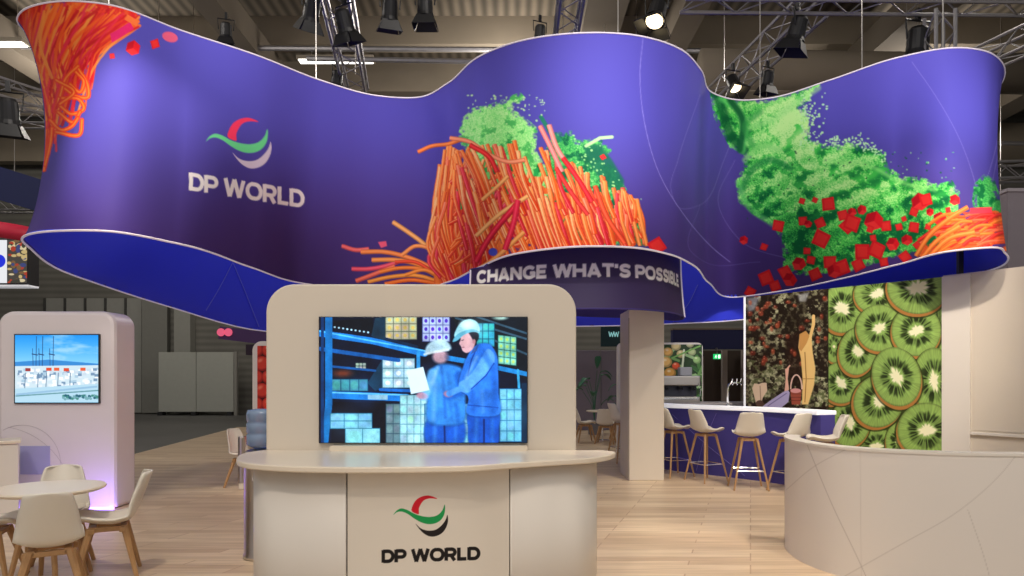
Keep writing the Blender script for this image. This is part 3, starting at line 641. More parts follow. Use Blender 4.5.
def ring_art(co):
    n = len(zr); i = np.repeat(np.arange(len(rc)), n); u = arcl[i]; vv = 3.4-co[:, 2]
    return rcv.sample(np.clip(u, 0, 5.4), np.clip(vv, 0, .89))
ring = thing('fascia_ring', 'dark violet curved fascia ring lettered CHANGE WHAT\'S POSSIBLE below the wavy banner', 'sign', (0, 0, 0))
grid_obj('lettered_band', RG, art_mat('slogan_fabric', .55), ring, True, ring_art)
RGi = RG[::4, ::10].copy(); RGi[..., :2] -= off[::4][:, None, :]*.04
grid_obj('inner_band', RGi, NAVY, ring, True)
for k_e in (0, -1):
    pts = [tuple(RG[i, k_e]) for i in range(0, len(rc), 4)]
    MB().tube(pts+[pts[0], pts[1]], .012, 6).build('band_edge', NAVY, ring)
for i in (2, 60*7-20):
    MB().tube([tuple(RG[i, j]+np.array([off[i, 0]*.012, off[i, 1]*.012, 0])) for j in range(0, 90, 8)], .012, 6).build('edge_strip', EDGE, ring)

# ------------------------------------------------------------------ pillar
pl = thing('pillar', 'square white pillar standing behind the reception desk under the slogan ring', 'pillar', (2.06, 10.88, 0))
box('shaft', (-.27, -.42, 0), (.27, .42, 2.62), CREAM, pl, .006)
box('corner_seam', (-.274, -.424, 0), (-.262, -.40, 2.49), mat('seam_grey', L(150, 142, 132), .6), pl)

# ------------------------------------------------------------------ backdrop panel with large screen
bd = thing('screen_backdrop', 'cream rounded backdrop panel rising behind the logo reception desk, holding the warehouse screen', 'display panel', (-.615, 4.74, 0))
MB().prism_y(rrect(-1.05, 0, 1.05, 2.222, .19, (0, 0, 1, 1), 12), -.12, .12).build('panel_body', CREAM, bd, False, .012)
MB().prism_y(rrect(-.60, 1.1, .72, 1.135, .015), -.20, -.115).build('ledge', DESKTOP, bd)
tv = thing('television', 'large flat screen showing two helmeted workers in a blue lit warehouse', 'screen', P(423, 380, 4.60))
A = P(318.4, 316.4, 4.595); B = P(527.8, 443.4, 4.595)
c0 = tv.location
MB().prism_y([(A.x-c0.x, B.z-c0.z), (B.x-c0.x, B.z-c0.z), (B.x-c0.x, A.z-c0.z), (A.x-c0.x, A.z-c0.z)], 0, .03).build('housing', BLACKP, tv, False, .004)
tc = Cv(317, 315, 530, 446, 4, (8, 26, 48))
Tz = lambda x, y: (310+x/3.839, 305+y/3.839)
tc.T = Tz
tc.poly([(540, 40), (840, 40), (840, 300), (720, 200), (600, 150)], (24, 34, 44))
for (x0, y0, x1, y1) in [(560, 50, 830, 130), (640, 45, 835, 110), (600, 90, 835, 190)]: tc.line([(x0, y0), (x1, y1)], 2, (60, 90, 110))
def boxes(x0, y0, x1, y1, nx, ny, c, lc, dot=None, skew=0):
    tc.poly([(x0, y0), (x1, y0+skew), (x1, y1+skew), (x0, y1)], c)
    for i in range(nx+1): x = x0+(x1-x0)*i/nx; tc.line([(x, y0+skew*i/nx), (x, y1+skew*i/nx)], .7, lc)
    for j in range(ny+1): y = y0+(y1-y0)*j/ny; tc.line([(x0, y), (x1, y+skew)], .7, lc)
    for i in range(nx):
        for j in range(ny):
            x = x0+(x1-x0)*(i+.5)/nx; y = y0+(y1-y0)*(j+.5)/ny+skew*(i+.5)/nx
            tc.ell(x, y, (x1-x0)/nx*.42, (y1-y0)/ny*.36, tuple(min(255, q*rnd.uniform(.95, 1.22)) for q in c), op=.7, soft=1)
            if dot: tc.ell(x, y, (x1-x0)/nx*.24, (y1-y0)/ny*.24, dot)
tc.poly([(90, 60), (240, 50), (245, 110), (90, 90)], (14, 24, 34))
for i in range(9): tc.ell(95+i*16, 85+i*2.5, 4, 3.5, (170, 215, 240))
tc.poly([(250, 50), (290, 45), (290, 140), (235, 120)], (30, 60, 80))
boxes(290, 42, 410, 132, 4, 3, (176, 178, 150), (90, 100, 90), (206, 186, 110)); tc.line([(290, 130), (410, 160)], 3, (20, 50, 80))
boxes(432, 45, 536, 140, 4, 3, (170, 186, 226), (80, 90, 150), (90, 60, 190))
boxes(640, 70, 708, 160, 3, 3, (60, 170, 190), (20, 80, 110)); boxes(722, 115, 792, 225, 3, 4, (120, 190, 170), (30, 90, 90), (170, 210, 120), 8)
tc.poly([(220, 300), (280, 205), (280, 320), (250, 330)], (24, 60, 84))
boxes(278, 205, 402, 318, 3, 3, (160, 200, 214), (60, 110, 140), (216, 232, 236))
tc.ell(125, 262, 34, 14, (150, 70, 40), 0, .7, 5); boxes(84, 285, 222, 330, 4, 1, (70, 140, 160), (20, 70, 100)); boxes(175, 222, 215, 246, 3, 2, (150, 170, 160), (30, 50, 60))
for pts, w, c in [([(35, 108), (240, 138), (440, 186)], 6.4, (34, 130, 216)), ([(35, 100), (440, 176)], 1.4, (90, 190, 250)), ([(35, 168), (340, 212)], 4, (24, 96, 170)), ([(520, 202), (600, 216)], 5, (40, 140, 220)), ([(715, 240), (836, 266)], 4.5, (40, 140, 214)),
                  ([(85, 236), (250, 252)], 2.2, (26, 92, 160)), ([(85, 345), (372, 356)], 7.5, (30, 126, 214)), ([(85, 336), (372, 346)], 1.3, (110, 204, 250)), ([(72, 45), (72, 380), (56, 535)], 7, (26, 116, 186)), ([(48, 45), (48, 535)], 3, (14, 60, 110)),
                  ([(416, 182), (416, 240)], 3.6, (50, 150, 220)), ([(798, 250), (804, 340)], 2.4, (60, 160, 210)), ([(270, 325), (400, 330)], 3, (30, 110, 200))]: tc.line(pts, w, c)
tc.poly([(222, 344), (298, 346), (298, 364), (222, 362)], (150, 196, 220))
tc.poly([(90, 372), (300, 375), (300, 535), (80, 535)], (8, 20, 34))
boxes(78, 416, 238, 474, 3, 2, (120, 190, 214), (40, 110, 150)); boxes(136, 474, 268, 536, 2, 1, (134, 206, 226), (60, 130, 160))
boxes(292, 380, 346, 532, 2, 4, (100, 130, 140), (50, 80, 100)); boxes(346, 346, 452, 532, 4, 5, (150, 196, 208), (80, 140, 160)); boxes(440, 380, 470, 532, 1, 4, (90, 150, 180), (40, 90, 130))
boxes(728, 322, 812, 524, 3, 5, (110, 186, 216), (40, 110, 160)); tc.poly([(812, 300), (836, 300), (836, 536), (812, 536)], (20, 50, 76)); boxes(570, 380, 610, 528, 1, 4, (140, 200, 220), (60, 120, 160))
tc.ell(730, 48, 26, 9, (180, 220, 210), 0, .9, 2)
# two helmeted workers on the screen
sm2 = lambda q: [tuple(p) for p in catmull(q, 5, True)]
def body(q, c, soft=1.0, op=1.): tc.poly(sm2(q), tuple(v_*.45 for v_ in c), .8*op, soft=4); tc.poly(sm2(q), c, op, soft=soft)
body([(455, 440), (520, 452), (584, 440), (584, 534), (520, 534), (450, 534)], (28, 92, 196), 3)
body([(470, 244), (500, 228), (545, 230), (582, 244), (600, 285), (596, 350), (588, 450), (520, 462), (456, 450), (450, 370), (452, 300)], (58, 138, 226), 3)
tc.line([(516, 466), (518, 534)], 1.2, (10, 30, 84), soft=1.5); tc.line([(470, 262), (448, 330), (436, 348)], 9, (104, 176, 240), .9, soft=3); tc.line([(572, 270), (584, 330), (534, 348)], 9, (34, 104, 206), .9, soft=3)
tc.line([(503, 236), (512, 300), (520, 430)], 2, (24, 70, 160), .5, soft=3); tc.line([(490, 240), (470, 300)], 3, (170, 214, 250), .5, soft=3)
tc.ell(500, 198, 30, 26, (206, 170, 186), 0, .95, 3); tc.ell(527, 202, 10, 16, (50, 50, 80), 0, .5, 3)
tc.poly(sm2([(442, 186), (448, 158), (470, 138), (500, 132), (530, 142), (542, 168), (520, 176), (480, 180)]), (186, 222, 240), .95, soft=2); tc.line([(440, 190), (480, 180), (530, 172)], 2.2, (226, 242, 250), .9, soft=1.5)
tc.ell(430, 348, 22, 13, (196, 140, 160), .2, .9, 1.5); tc.ell(530, 342, 17, 12, (190, 126, 150), .2, .9, 1.5)
body([(606, 416), (664, 424), (728, 418), (726, 470), (722, 532), (612, 532), (606, 470)], (26, 88, 190))
body([(600, 206), (620, 172), (648, 150), (688, 150), (714, 184), (722, 260), (724, 340), (728, 418), (664, 428), (602, 416), (606, 350), (584, 330), (572, 300), (584, 250)], (50, 122, 224))
tc.poly(sm2([(684, 168), (706, 186), (708, 220), (680, 262), (640, 306), (600, 338), (578, 330), (572, 300), (600, 282), (636, 240), (662, 196)]), (100, 168, 244), .9, soft=1.2)
tc.line([(706, 224), (676, 270), (620, 322)], 1.2, (18, 64, 156), soft=.8); tc.line([(644, 156), (620, 210), (606, 270)], 1.2, (18, 66, 160), soft=.8); tc.line([(580, 320), (534, 340)], 6, (86, 156, 236), soft=1); tc.line([(606, 384), (722, 394)], .9, (18, 70, 164), soft=.6)
tc.line([(668, 440), (668, 530)], 1.4, (8, 30, 84), soft=1)
tc.poly(sm2([(578, 112), (606, 102), (628, 116), (634, 146), (622, 172), (600, 184), (586, 176), (580, 160), (573, 148), (578, 134)]), (208, 168, 178), 1, soft=.8)
tc.poly(sm2([(606, 100), (634, 98), (648, 112), (644, 136), (630, 146), (624, 132), (616, 118)]), (18, 18, 34), .95, soft=1); tc.ell(630, 140, 6, 9, (196, 140, 150), 0, 1, .6)
tc.line([(583, 136), (590, 134)], .8, (40, 30, 50)); tc.line([(584, 162), (592, 162)], .7, (120, 60, 80)); tc.poly([(626, 168), (650, 150), (640, 176), (616, 190)], (60, 90, 150), .9)
tc.poly(sm2([(556, 124), (562, 92), (584, 64), (614, 54), (640, 64), (652, 92), (650, 106), (620, 96), (590, 108), (566, 128)]), (160, 222, 236), 1, soft=.8)
tc.poly(sm2([(548, 142), (556, 122), (590, 100), (622, 92), (652, 104), (620, 104), (590, 116), (562, 138)]), (100, 176, 204), 1, soft=.6); tc.ell(606, 74, 24, 12, (226, 248, 250), -.1, .8, 3)
tc.poly([(372, 252), (434, 238), (458, 326), (388, 342)], (196, 230, 244))
for pts, w, c, o in [([(650, 160), (700, 240), (712, 330), (706, 410)], 22, (30, 96, 196), .45), ([(620, 330), (628, 410)], 18, (30, 90, 190), .4), ([(640, 200), (600, 280)], 12, (150, 200, 252), .5), ([(660, 330), (664, 410)], 14, (110, 176, 244), .35),
                     ([(480, 300), (474, 440)], 16, (120, 184, 240), .45), ([(560, 380), (570, 450)], 16, (28, 92, 190), .5), ([(530, 260), (545, 440)], 10, (36, 104, 200), .4), ([(640, 440), (636, 528)], 12, (70, 140, 226), .5), ([(700, 440), (700, 528)], 12, (70, 140, 226), .4),
                     ([(480, 470), (478, 530)], 14, (80, 150, 230), .5), ([(560, 470), (558, 530)], 10, (80, 150, 230), .4), ([(460, 300), (440, 360)], 20, (140, 200, 246), .3)]: tc.line(pts, w/3.8, c, o, soft=3)
nz_ = fbm(tc.X, tc.Y, 9, 4, 5)[..., None]; nf_ = vnoise(tc.X*2.2, tc.Y*2.2, 6)[..., None]
tc.a = np.clip(tc.a*(.74+.42*nz_+.12*(nf_-.5)), 0, 255)
tc.a = np.clip((tc.a-18)*1.12, 0, 255)
for (x, y, r, c, o) in [(470, 300, 60, (120, 200, 255), .12), (200, 340, 60, (60, 160, 255), .12), (640, 90, 34, (220, 250, 255), .22), (780, 420, 50, (160, 220, 255), .15), (130, 460, 60, (140, 220, 255), .12)]: tc.ell(x, y, r, r, c, 0, o, 14)
tc.poly([(372, 252), (434, 238), (458, 326), (388, 342)], (208, 238, 250), .9, soft=1); tc.ell(606, 76, 30, 16, (200, 240, 248), .1, .7, 3); tc.ell(600, 140, 14, 18, (224, 176, 180), 0, .5, 3)
scrG = np.zeros((440, 270, 3)); a_, b_ = P(319.3, 317.3, 4.588), P(526.9, 442.6, 4.588)
scrG[..., 0] = np.linspace(a_.x, b_.x, 440)[:, None]-c0.x; scrG[..., 1] = 4.588-c0.y; scrG[..., 2] = np.linspace(a_.z, b_.z, 270)[None]-c0.z
off_ = np.array(c0)
grid_obj('picture', scrG, art_mat('screen_picture', .2, 1.2), tv, art=lambda co: tc.sample(*project(co+off_)), smooth=False)
tv.location = c0

# ------------------------------------------------------------------ reception desk
desk = thing('reception_desk', 'curved white reception desk with DP WORLD emblem on its front, foreground centre', 'desk', (0, 0, 0))
tp = [(-1.68, 4.615), (-1.735, 4.50), (-1.70, 4.22), (-1.56, 3.96), (-1.30, 3.81), (-.95, 3.75), (-.45, 3.77), (-.22, 3.81), (.0, 3.93), (.28, 4.07), (.50, 4.19), (.64, 4.38), (.68, 4.52), (.62, 4.615)]
to = [tuple(p) for p in catmull(tp, 8)]
MB().prism(to, 1.065, 1.10).build('desktop', DESKTOP, desk, False, .008)
bp_ = [(-1.585, 4.60), (-1.60, 4.36), (-1.56, 4.15), (-1.43, 3.98), (-1.2, 3.89), (-.92, 3.85), (-.45, 3.87), (-.22, 3.92), (.0, 4.02), (.25, 4.13), (.44, 4.25), (.535, 4.42), (.55, 4.60)]
bcv = catmull(bp_, 40); bpx = 512+F*bcv[:, 0]/bcv[:, 1]
seam1, seam2 = 347, 509
dc = Cv(330, 455, 530, 640, 4, (222, 214, 202))
emblem(dc, lambda x, y: (393.5+(x-172)*(54.5/315.), 495.5+(y-85)*(41./243.)), (205, 22, 44), (22, 150, 78), (30, 24, 26))
write(dc, 'DP WORLD', (381.7, 562.8), (97, -3.2), (0, -12.6), (20, 16, 18), 1.28)
i1 = int(np.argmax(bpx[80:] > seam1))+80; i2 = int(np.argmax(bpx[80:] > seam2))+80
def desk_panel(i, j, nm, m, art=None, dens=1, nz=2, z1=1.055):
    seg = bcv[i:j+1]
    if dens > 1:
        t = np.linspace(0, len(seg)-1, dens); seg = np.stack([np.interp(t, np.arange(len(seg)), seg[:, q]) for q in (0, 1)], 1)
    g = np.zeros((len(seg), nz, 3)); g[..., :2] = seg[:, None]; g[..., 2] = np.linspace(.0, z1, nz)[None]
    o = grid_obj(nm, g, m, desk, art=art); 
    if not art: s = o.modifiers.new('solid', 'SOLIDIFY'); s.thickness = .02; s.offset = 0
    return o
desk_panel(0, i1-1, 'side_panel', WHITE); desk_panel(i2+1, len(bcv)-1, 'side_panel', WHITE)
desk_panel(i1, i2, 'logo_panel', art_mat('desk_logo_print', .42), dc.art(), 420, 560)
inn = [(x*.985-.01, y+.02) for x, y in bcv[::6]]
MB().prism([tuple(p) for p in inn]+[(.5, 4.61), (-1.55, 4.61)], 0.0, 1.05).build('carcass', mat('desk_core', L(110, 104, 98), .7), desk)
# ------------------------------------------------------------------ water cooler behind the desk
wc = thing('water_cooler', 'steel water cooler with a blue water bottle left behind the reception desk', 'water cooler', (-2.21, 6.05, 0))
MB().lathe([(.165, 0), (.165, .03), (.155, .05), (.155, .86), (.16, .88), (.14, .94), (.10, .955)], 32).build('body', STEEL, wc, True)
WAT = mat('blue_bottle_plastic', L(150, 176, 212), .15, 0, var=.05, spec=.6, trans=.45)
jug = MB().lathe([(.05, .95), (.12, .985), (.135, 1.0), (.135, 1.08), (.125, 1.095), (.135, 1.11), (.135, 1.18), (.125, 1.195), (.135, 1.21), (.135, 1.27), (.125, 1.30), (.05, 1.31)], 28).build('water_bottle', WAT, wc, True)
MB().lathe([(.03, .0), (.03, .03)], 12, (0, -.16, .7)).build('tap', CHROME, wc)
# ------------------------------------------------------------------ tomato panel behind
tm = thing('tomato_panel', 'tall rounded panel with a tomato picture behind the backdrop panel', 'display panel', (-3.35, 10.2, 0))
MB().prism_y(rrect(-.53, 0, .9, 2.12, .14, (0, 0, 1, 1)), 0, .12).build('frame', WHITE, tm, False, .01)
tmc = Cv(235, 335, 330, 420, 4, (70, 10, 10))
for j in range(6):
    for i in range(6):
        x = 259+i*15+(j % 2)*7-4; y = 350+j*13.5; c = (206, 60, 44)
        tmc.ell(x, y, 8.2, 7.4, (150, 26, 20)); tmc.ell(x-.4, y-.6, 7.2, 6.3, c, 0, 1, 1.5); tmc.ell(x-2, y-3, 2.6, 1.6, (240, 150, 120), -.5, .7, 1.5)
g = np.zeros((200, 240, 3)); g[..., 0] = np.linspace(-3.80, -2.55, 200)[:, None]; g[..., 1] = 10.19; g[..., 2] = np.linspace(2.05, .6, 240)[None]
tl = np.array(tm.location)
grid_obj('tomato_picture', g-tl, art_mat('tomato_print', .5), tm, art=lambda co: tmc.sample(*project(co+tl)), smooth=False)

# ------------------------------------------------------------------ left booth monolith + screen + counter
mo = thing('kiosk_wall', 'white rounded kiosk wall with a harbour screen behind the round table on the left', 'display panel', (-5.46, 8.2, 0))
mono_g = MB().prism_y(rrect(-.72, 0, .69, 2.38, .17, (0, 0, 1, 1), 10), 0, .47)
mono_g.build('wall_body', mat('white_kiosk_laminate', L(226, 218, 222), .4, var=.02), mo, False, .05)
box('light_strip', (-.70, -.03, .0), (.69, -.005, .03), LEDV, mo)
def arc3(cx, cz, r, a0, a1, y, n=24): return [(cx+r*math.cos(R(a0+(a1-a0)*k/n)), y, cz+r*math.sin(R(a0+(a1-a0)*k/n))) for k in range(n+1)]
LG = mat('thin_grey_line', L(186, 176, 184), .5, var=0)
MB().tube(arc3(-.42, .55, .46, 0, 120, -.002), .0026, 4).build('printed_arc', LG, mo)
MB().tube(arc3(-.75, .05, .95, 0, 80, -.002), .0026, 4).build('printed_arc', LG, mo)
box('blue_square', (-.44, -.008, .42), (-.085, .0, .76), mat('pale_blue_square', L(168, 168, 214), .4), mo)  # flat pale blue square on the wall face
ltv = thing('television', 'small flat screen showing a harbour with cranes on the left kiosk wall', 'screen', (-5.46, 8.2, 1.65))
l0 = P(14, 334, 8.17); l1 = P(99.2, 403.6, 8.17); o3 = Vector((-5.46, 8.2, 1.65))
MB().prism_y([(l0.x-o3.x, l1.z-o3.z), (l1.x-o3.x, l1.z-o3.z), (l1.x-o3.x, l0.z-o3.z), (l0.x-o3.x, l0.z-o3.z)], -.03, .0).build('housing', BLACKP, ltv)
lc = Cv(12, 332, 102, 406, 5, (60, 160, 225)); lc.T = lambda x, y: (x/4.113, 300+y/4.113)
k_ = np.clip((lc.Y-335)/30, 0, 1)[..., None]; lc.a = np.array((24, 140, 226.))*(1-k_)+np.array((130, 200, 240.))*k_
cl = np.clip((fbm(lc.X*.6, lc.Y*2, 14, 4, 8)-.5)*4, 0, 1)[..., None]*np.clip((lc.X-35)/20, 0, 1)[..., None]; lc.a = lc.a*(1-cl*.5)+np.array((206, 226, 240.))*cl*.5
lc.poly([(60, 255), (200, 245), (405, 262), (405, 275), (60, 275)], (50, 130, 200)); lc.poly([(60, 272), (410, 268), (410, 420), (60, 420)], (196, 216, 226))
for x in (142, 168, 212): lc.line([(x-8, 200), (x-6, 270)], .6, (30, 70, 120)); lc.line([(x+8, 150), (x+6, 270)], .7, (30, 70, 120)); lc.line([(x-10, 222), (x+12, 226)], 1, (30, 60, 100))
for i in range(150):
    x = rnd.uniform(66, 400); y = rnd.uniform(278, 350); c = rnd.choice([(235, 240, 245), (215, 225, 235), (160, 190, 210), (190, 206, 220), (240, 244, 246), (110, 140, 170)]); lc.poly([(x, y), (x+16, y), (x+16, y+11), (x, y+11)], c)
for (x, y) in [(104, 286), (222, 284), (330, 284), (262, 286), (190, 284)]: lc.poly([(x, y-6), (x+22, y-6), (x+22, y+7), (x, y+7)], rnd.choice([(210, 70, 40), (150, 50, 50), (220, 90, 50)]))
for x in (105, 158, 240, 290, 192): lc.line([(x, 300), (x-4, 372)], .8, (90, 120, 150))
lc.poly([(60, 365), (405, 345), (405, 420), (60, 420)], (170, 206, 224)); lc.line([(66, 395), (405, 372)], 1.2, (90, 140, 150)); lc.poly([(66, 385), (400, 352), (400, 360), (66, 393)], (140, 180, 210))
for i in range(50): lc.ell(260+rnd.random()*140, 400+rnd.uniform(-8, 8), 6, 5, rnd.choice([(30, 90, 110), (60, 130, 120), (110, 160, 170)]))
g = np.zeros((240, 190, 3)); a_, b_ = P(15, 335, 8.165), P(98.2, 402.5, 8.165)
g[..., 0] = np.linspace(a_.x, b_.x, 240)[:, None]; g[..., 1] = 8.165; g[..., 2] = np.linspace(a_.z, b_.z, 190)[None]
o3a = np.array(o3); grid_obj('picture', g-o3a, art_mat('harbour_picture', .2, 1.05), ltv, art=lambda co: lc.sample(*project(co+o3a)), smooth=False)
ct = thing('counter', 'small white counter at the left edge in front of the kiosk wall', 'counter', (-5.82, 7.36, 0), .62)
box('cabinet', (-.42, 0, .03), (.41, .45, .85), WHITE, ct, .01); box('worktop', (-.44, -.02, .85), (.43, .47, .885), DESKTOP, ct, .006); box('light_strip', (-.42, .01, 0), (.41, .03, .03), LEDV, ct)

# ------------------------------------------------------------------ chairs
def shell_grid(prof, hw, curl_s, curl_b, nu=17, nt=40, inset=1., t0=0., t1=1., lift=0.):
    pc = catmull([(a, b) for a, b in prof], 8); N = len(pc); w = np.interp(np.linspace(0, 1, N), np.linspace(0, 1, len(hw)), hw)
    idx = np.linspace(t0*(N-1), t1*(N-1), nt); G = np.zeros((nu, nt, 3))
    for j, q in enumerate(idx):
        y = np.interp(q, np.arange(N), pc[:, 0]); z = np.interp(q, np.arange(N), pc[:, 1]); ww = np.interp(q, np.arange(N), w)
        s = q/(N-1); bk = min(1, max(0, (s-.42)/.25)); edge = 1
        e2 = min(1, (1-s)/.10) if s > .9 else 1; e1 = min(1, s/.06+.0) if s < .06 else 1
        ww *= (.80+.20*math.sqrt(max(0, 1-(1-e2)**2)))*(.86+.14*math.sqrt(max(0, 1-(1-e1)**2)))*inset
        for i in range(nu):
            u = -1+2*i/(nu-1); c = abs(u*inset)**2.4
            G[i, j] = (u*ww, y+curl_b*bk*c, z+curl_s*(1-bk)*c+lift*(1-bk)); G[i, j, 1] += lift*bk
    return G
def leg(mb, a, b, w0=.022, w1=.014):
    a = Vector(a); b = Vector(b); n = 4
    mb.tube([a, b], w0*1.25, 6, w1*1.25)
def make_chair(name, label, cat, H=.44, stool=False, group=None):
    t = thing(name, label, cat, (0, 0, 0), 0, group)
    if not stool:
        prof = [(.235, H-.005), (.20, H+.012), (.06, H-.008), (-.08, H-.012), (-.17, H+.025), (-.215, H+.11), (-.265, H+.24), (-.305, H+.35), (-.318, H+.39)]; hw = [.16, .182, .198, .204, .203, .194, .172, .145, .132]
    else:
        prof = [(.215, H-.0), (.185, H+.012), (.05, H-.005), (-.08, H-.0), (-.155, H+.035), (-.195, H+.11), (-.24, H+.22), (-.28, H+.32), (-.29, H+.35)]; hw = [.175, .195, .212, .216, .214, .202, .182, .16, .148]
    o = grid_obj('seat_shell', shell_grid(prof, hw, .055, .07), SHELL, t); shell_ = o; s = o.modifiers.new('solid', 'SOLIDIFY'); s.thickness = .014; s.offset = -1
    cu = grid_obj('seat_pad', shell_grid(prof, hw, .05, .06, 13, 24, .84, .05, .50, .022), PAD, shell_); s = cu.modifiers.new('solid', 'SOLIDIFY'); s.thickness = .028; s.offset = 0
    zt = H-.028; fx = .115 if not stool else .10; ex = .225 if not stool else .235
    for sx in (-1, 1):
        for sy in (-1, 1):
            mb = MB(); leg(mb, (sx*fx, sy*fx, zt), (sx*ex, sy*ex*.95, 0), .022 if not stool else .016, .013 if not stool else .010); mb.build('leg', OAK, t, False)
    sq = .72 if stool else .92
    mb = MB().box((-.17, -.14, zt-.035), (.17, -.09, zt)).box((-.17, .09, zt-.035), (.17, .14, zt)).box((-.14, -.14, zt-.03), (-.09, .14, zt+.01)).box((.09, -.14, zt-.03), (.14, .14, zt+.01))
    mb.v = [(a*sq, b*sq, c) for a, b, c in mb.v]; mb.build('under_frame', OAK, t, False, .004)
    if stool:
        zf = .27; q = fx+(ex-fx)*(1-zf/zt); mb = MB()
        c4 = [(-q, -q*.95, zf), (q, -q*.95, zf), (q, q*.95, zf), (-q, q*.95, zf)]
        for i in range(4): mb.tube([c4[i], c4[(i+1) % 4]], .008, 6)
        mb.build('footrest', CHROME, t)
    return t
CG = 'white shell chairs round the left table'
chair0 = make_chair('dining_chair', '', 'chair')
def place(src, used, x, y, face, label, group=None):
    o = src if not used else copy_tree(src)
    o.location = (x, y, 0); o.rotation_euler = (0, 0, math.atan2(face[1], face[0])-PI/2); o['label'] = label
    if group: o['group'] = group
    return o
place(chair0, 0, -3.20, 4.74, (-.58, 1), 'white shell chair with its back to the camera, in front of the left round table', CG)
place(chair0, 1, -3.22, 5.45, (-1, -.5), 'white shell chair in side view, right of the left round table', CG)
place(chair0, 1, -3.74, 5.66, (.55, -1), 'white shell chair behind the left round table, facing the camera', CG)
place(chair0, 1, -4.07, 5.28, (1, .35), 'white shell chair cut off by the left edge, left of the round table', CG)
place(chair0, 1, -3.84, 9.9, (1, -.35), 'distant white chair beside the slim steel post, left of the reception desk')
rt = thing('round_table', 'round white table with splayed oak legs on the left', 'table', (-3.60, 5.3, 0))
MB().lathe([(.36, .705), (.388, .718), (.393, .728), (.388, .738), (.37, .74)], 56).build('tabletop', DESKTOP, rt, False)
for a in (45, 135, 225, 315):
    mb = MB(); leg(mb, (.10*math.cos(R(a)), .10*math.sin(R(a)), .70), (.26*math.cos(R(a)), .26*math.sin(R(a)), 0), .024, .015); mb.build('leg', OAK, rt)
MB().box((-.13, -.025, .67), (.13, .025, .705)).box((-.025, -.13, .67), (.025, .13, .705)).build('under_frame', OAK, rt)
sp = thing('steel_post', 'slim fluted steel post on a pale foot beside the distant chair', 'post', (-3.80, 9.62, 0))
MB().lathe([(.055, .10), (.055, .74), (.05, .75)], 14).build('shaft', STEEL, sp); MB().lathe([(.04, 0), (.05, .02), (.045, .10)], 14).build('foot', CREAM, sp)

# far lounge behind the desk, seen left of the pillar
CH2 = 'small white chairs round the far table'
for (x, y, f_, lb) in [(1.78, 16.6, (1, .1), 'small distant white chair in side view, leftmost at the far table'), (2.22, 16.2, (.3, 1), 'small distant white chair with its back to the camera at the far table'),
                      (2.72, 17.2, (-1, -.1), 'small distant white chair at the far table, nearest the pillar')]:
    place(chair0, 1, x, y, f_, lb, CH2)
t2 = thing('round_table', 'distant small round white table left of the pillar', 'table', (2.25, 17.0, 0))
MB().lathe([(.36, .71), (.40, .72), (.40, .74), (.38, .745)], 32).build('tabletop', DESKTOP, t2); MB().lathe([(.03, .02), (.03, .71)], 12).build('column', CHROME, t2); MB().lathe([(.2, 0), (.2, .015), (.03, .03)], 20).build('base', CHROME, t2)

# ------------------------------------------------------------------ bar
bar = thing('bar_counter', 'curved navy blue bar with glowing white top on the right', 'bar', (0, 0, 0))
barp = [(2.30, 12.35), (2.42, 12.0), (2.60, 11.6), (3.15, 11.0), (3.72, 10.35), (4.06, 9.8), (4.2, 9.4)]
bf = catmull(barp, 14)
def offset_curve(c, dlt):
    t = np.gradient(c, axis=0); n = np.stack([-t[:, 1], t[:, 0]], 1); n /= np.linalg.norm(n, axis=1)[:, None]
    if (n[len(n)//2]).sum() < 0: n = -n
    return c+n*dlt
outl = [tuple(p) for p in bf]+[tuple(p) for p in offset_curve(bf, .34)[::-1]]
MB().prism([tuple(p) for p in offset_curve(bf, .06)]+[tuple(p) for p in offset_curve(bf, .31)[::-1]], 0, 1.06).build('bar_front', mat('navy_bar_front', L(66, 60, 138), .4, var=.08, nscale=1), bar)
MB().prism(outl, 1.06, 1.12).build('bar_top', LEDW, bar, False, .01)
oc = offset_curve(bf, .055)
mb = MB(); mb.tube([(oc[30, 0], oc[30, 1], .95), (oc[42, 0], oc[42, 1], .45), (oc[52, 0], oc[52, 1], .05)], .005, 5); mb.tube([(oc[44, 0], oc[44, 1], 1.0), (oc[40, 0], oc[40, 1], .5), (oc[38, 0], oc[38, 1], .05)], .005, 5)
mb.build('printed_lines', mat('bar_line', L(110, 100, 180), .5), bar)
bk = thing('back_counter', 'grey worktop behind the curved bar under the coffee machine', 'counter', (3.2, 13.1, 0))
box('cabinet', (-.9, 0, 0), (1.5, .6, 1.05), mat('grey_cabinet', L(120, 116, 124), .5), bk); box('worktop', (-.92, -.02, 1.05), (1.52, .62, 1.09), mat('grey_worktop', L(176, 172, 176), .35), bk)
SG = 'white bar stools at the curved navy bar'
st0 = make_chair('bar_stool', '', 'stool', .745, True)
for i, (x, y, f_, lb) in enumerate([(2.60, 10.95, (1, .35), 'white bar stool next to the pillar, partly hidden by it'), (2.96, 10.42, (1, .45), 'white bar stool facing right, second from the pillar'),
                     (3.36, 9.72, (.12, 1), 'white bar stool seen squarely from behind, middle of the row'), (3.88, 9.48, (-.45, 1), 'white bar stool under the orchard picture, partly hidden by the low curved wall'),
                     (4.10, 8.95, (-1, .3), 'white bar stool in side view before the kiwi picture, rightmost')]):
    place(st0, i, x, y, f_, lb, SG)
place(st0, 1, 2.06, 12.75, (1, .3), 'tall white stool left of the pillar, partly hidden behind it')
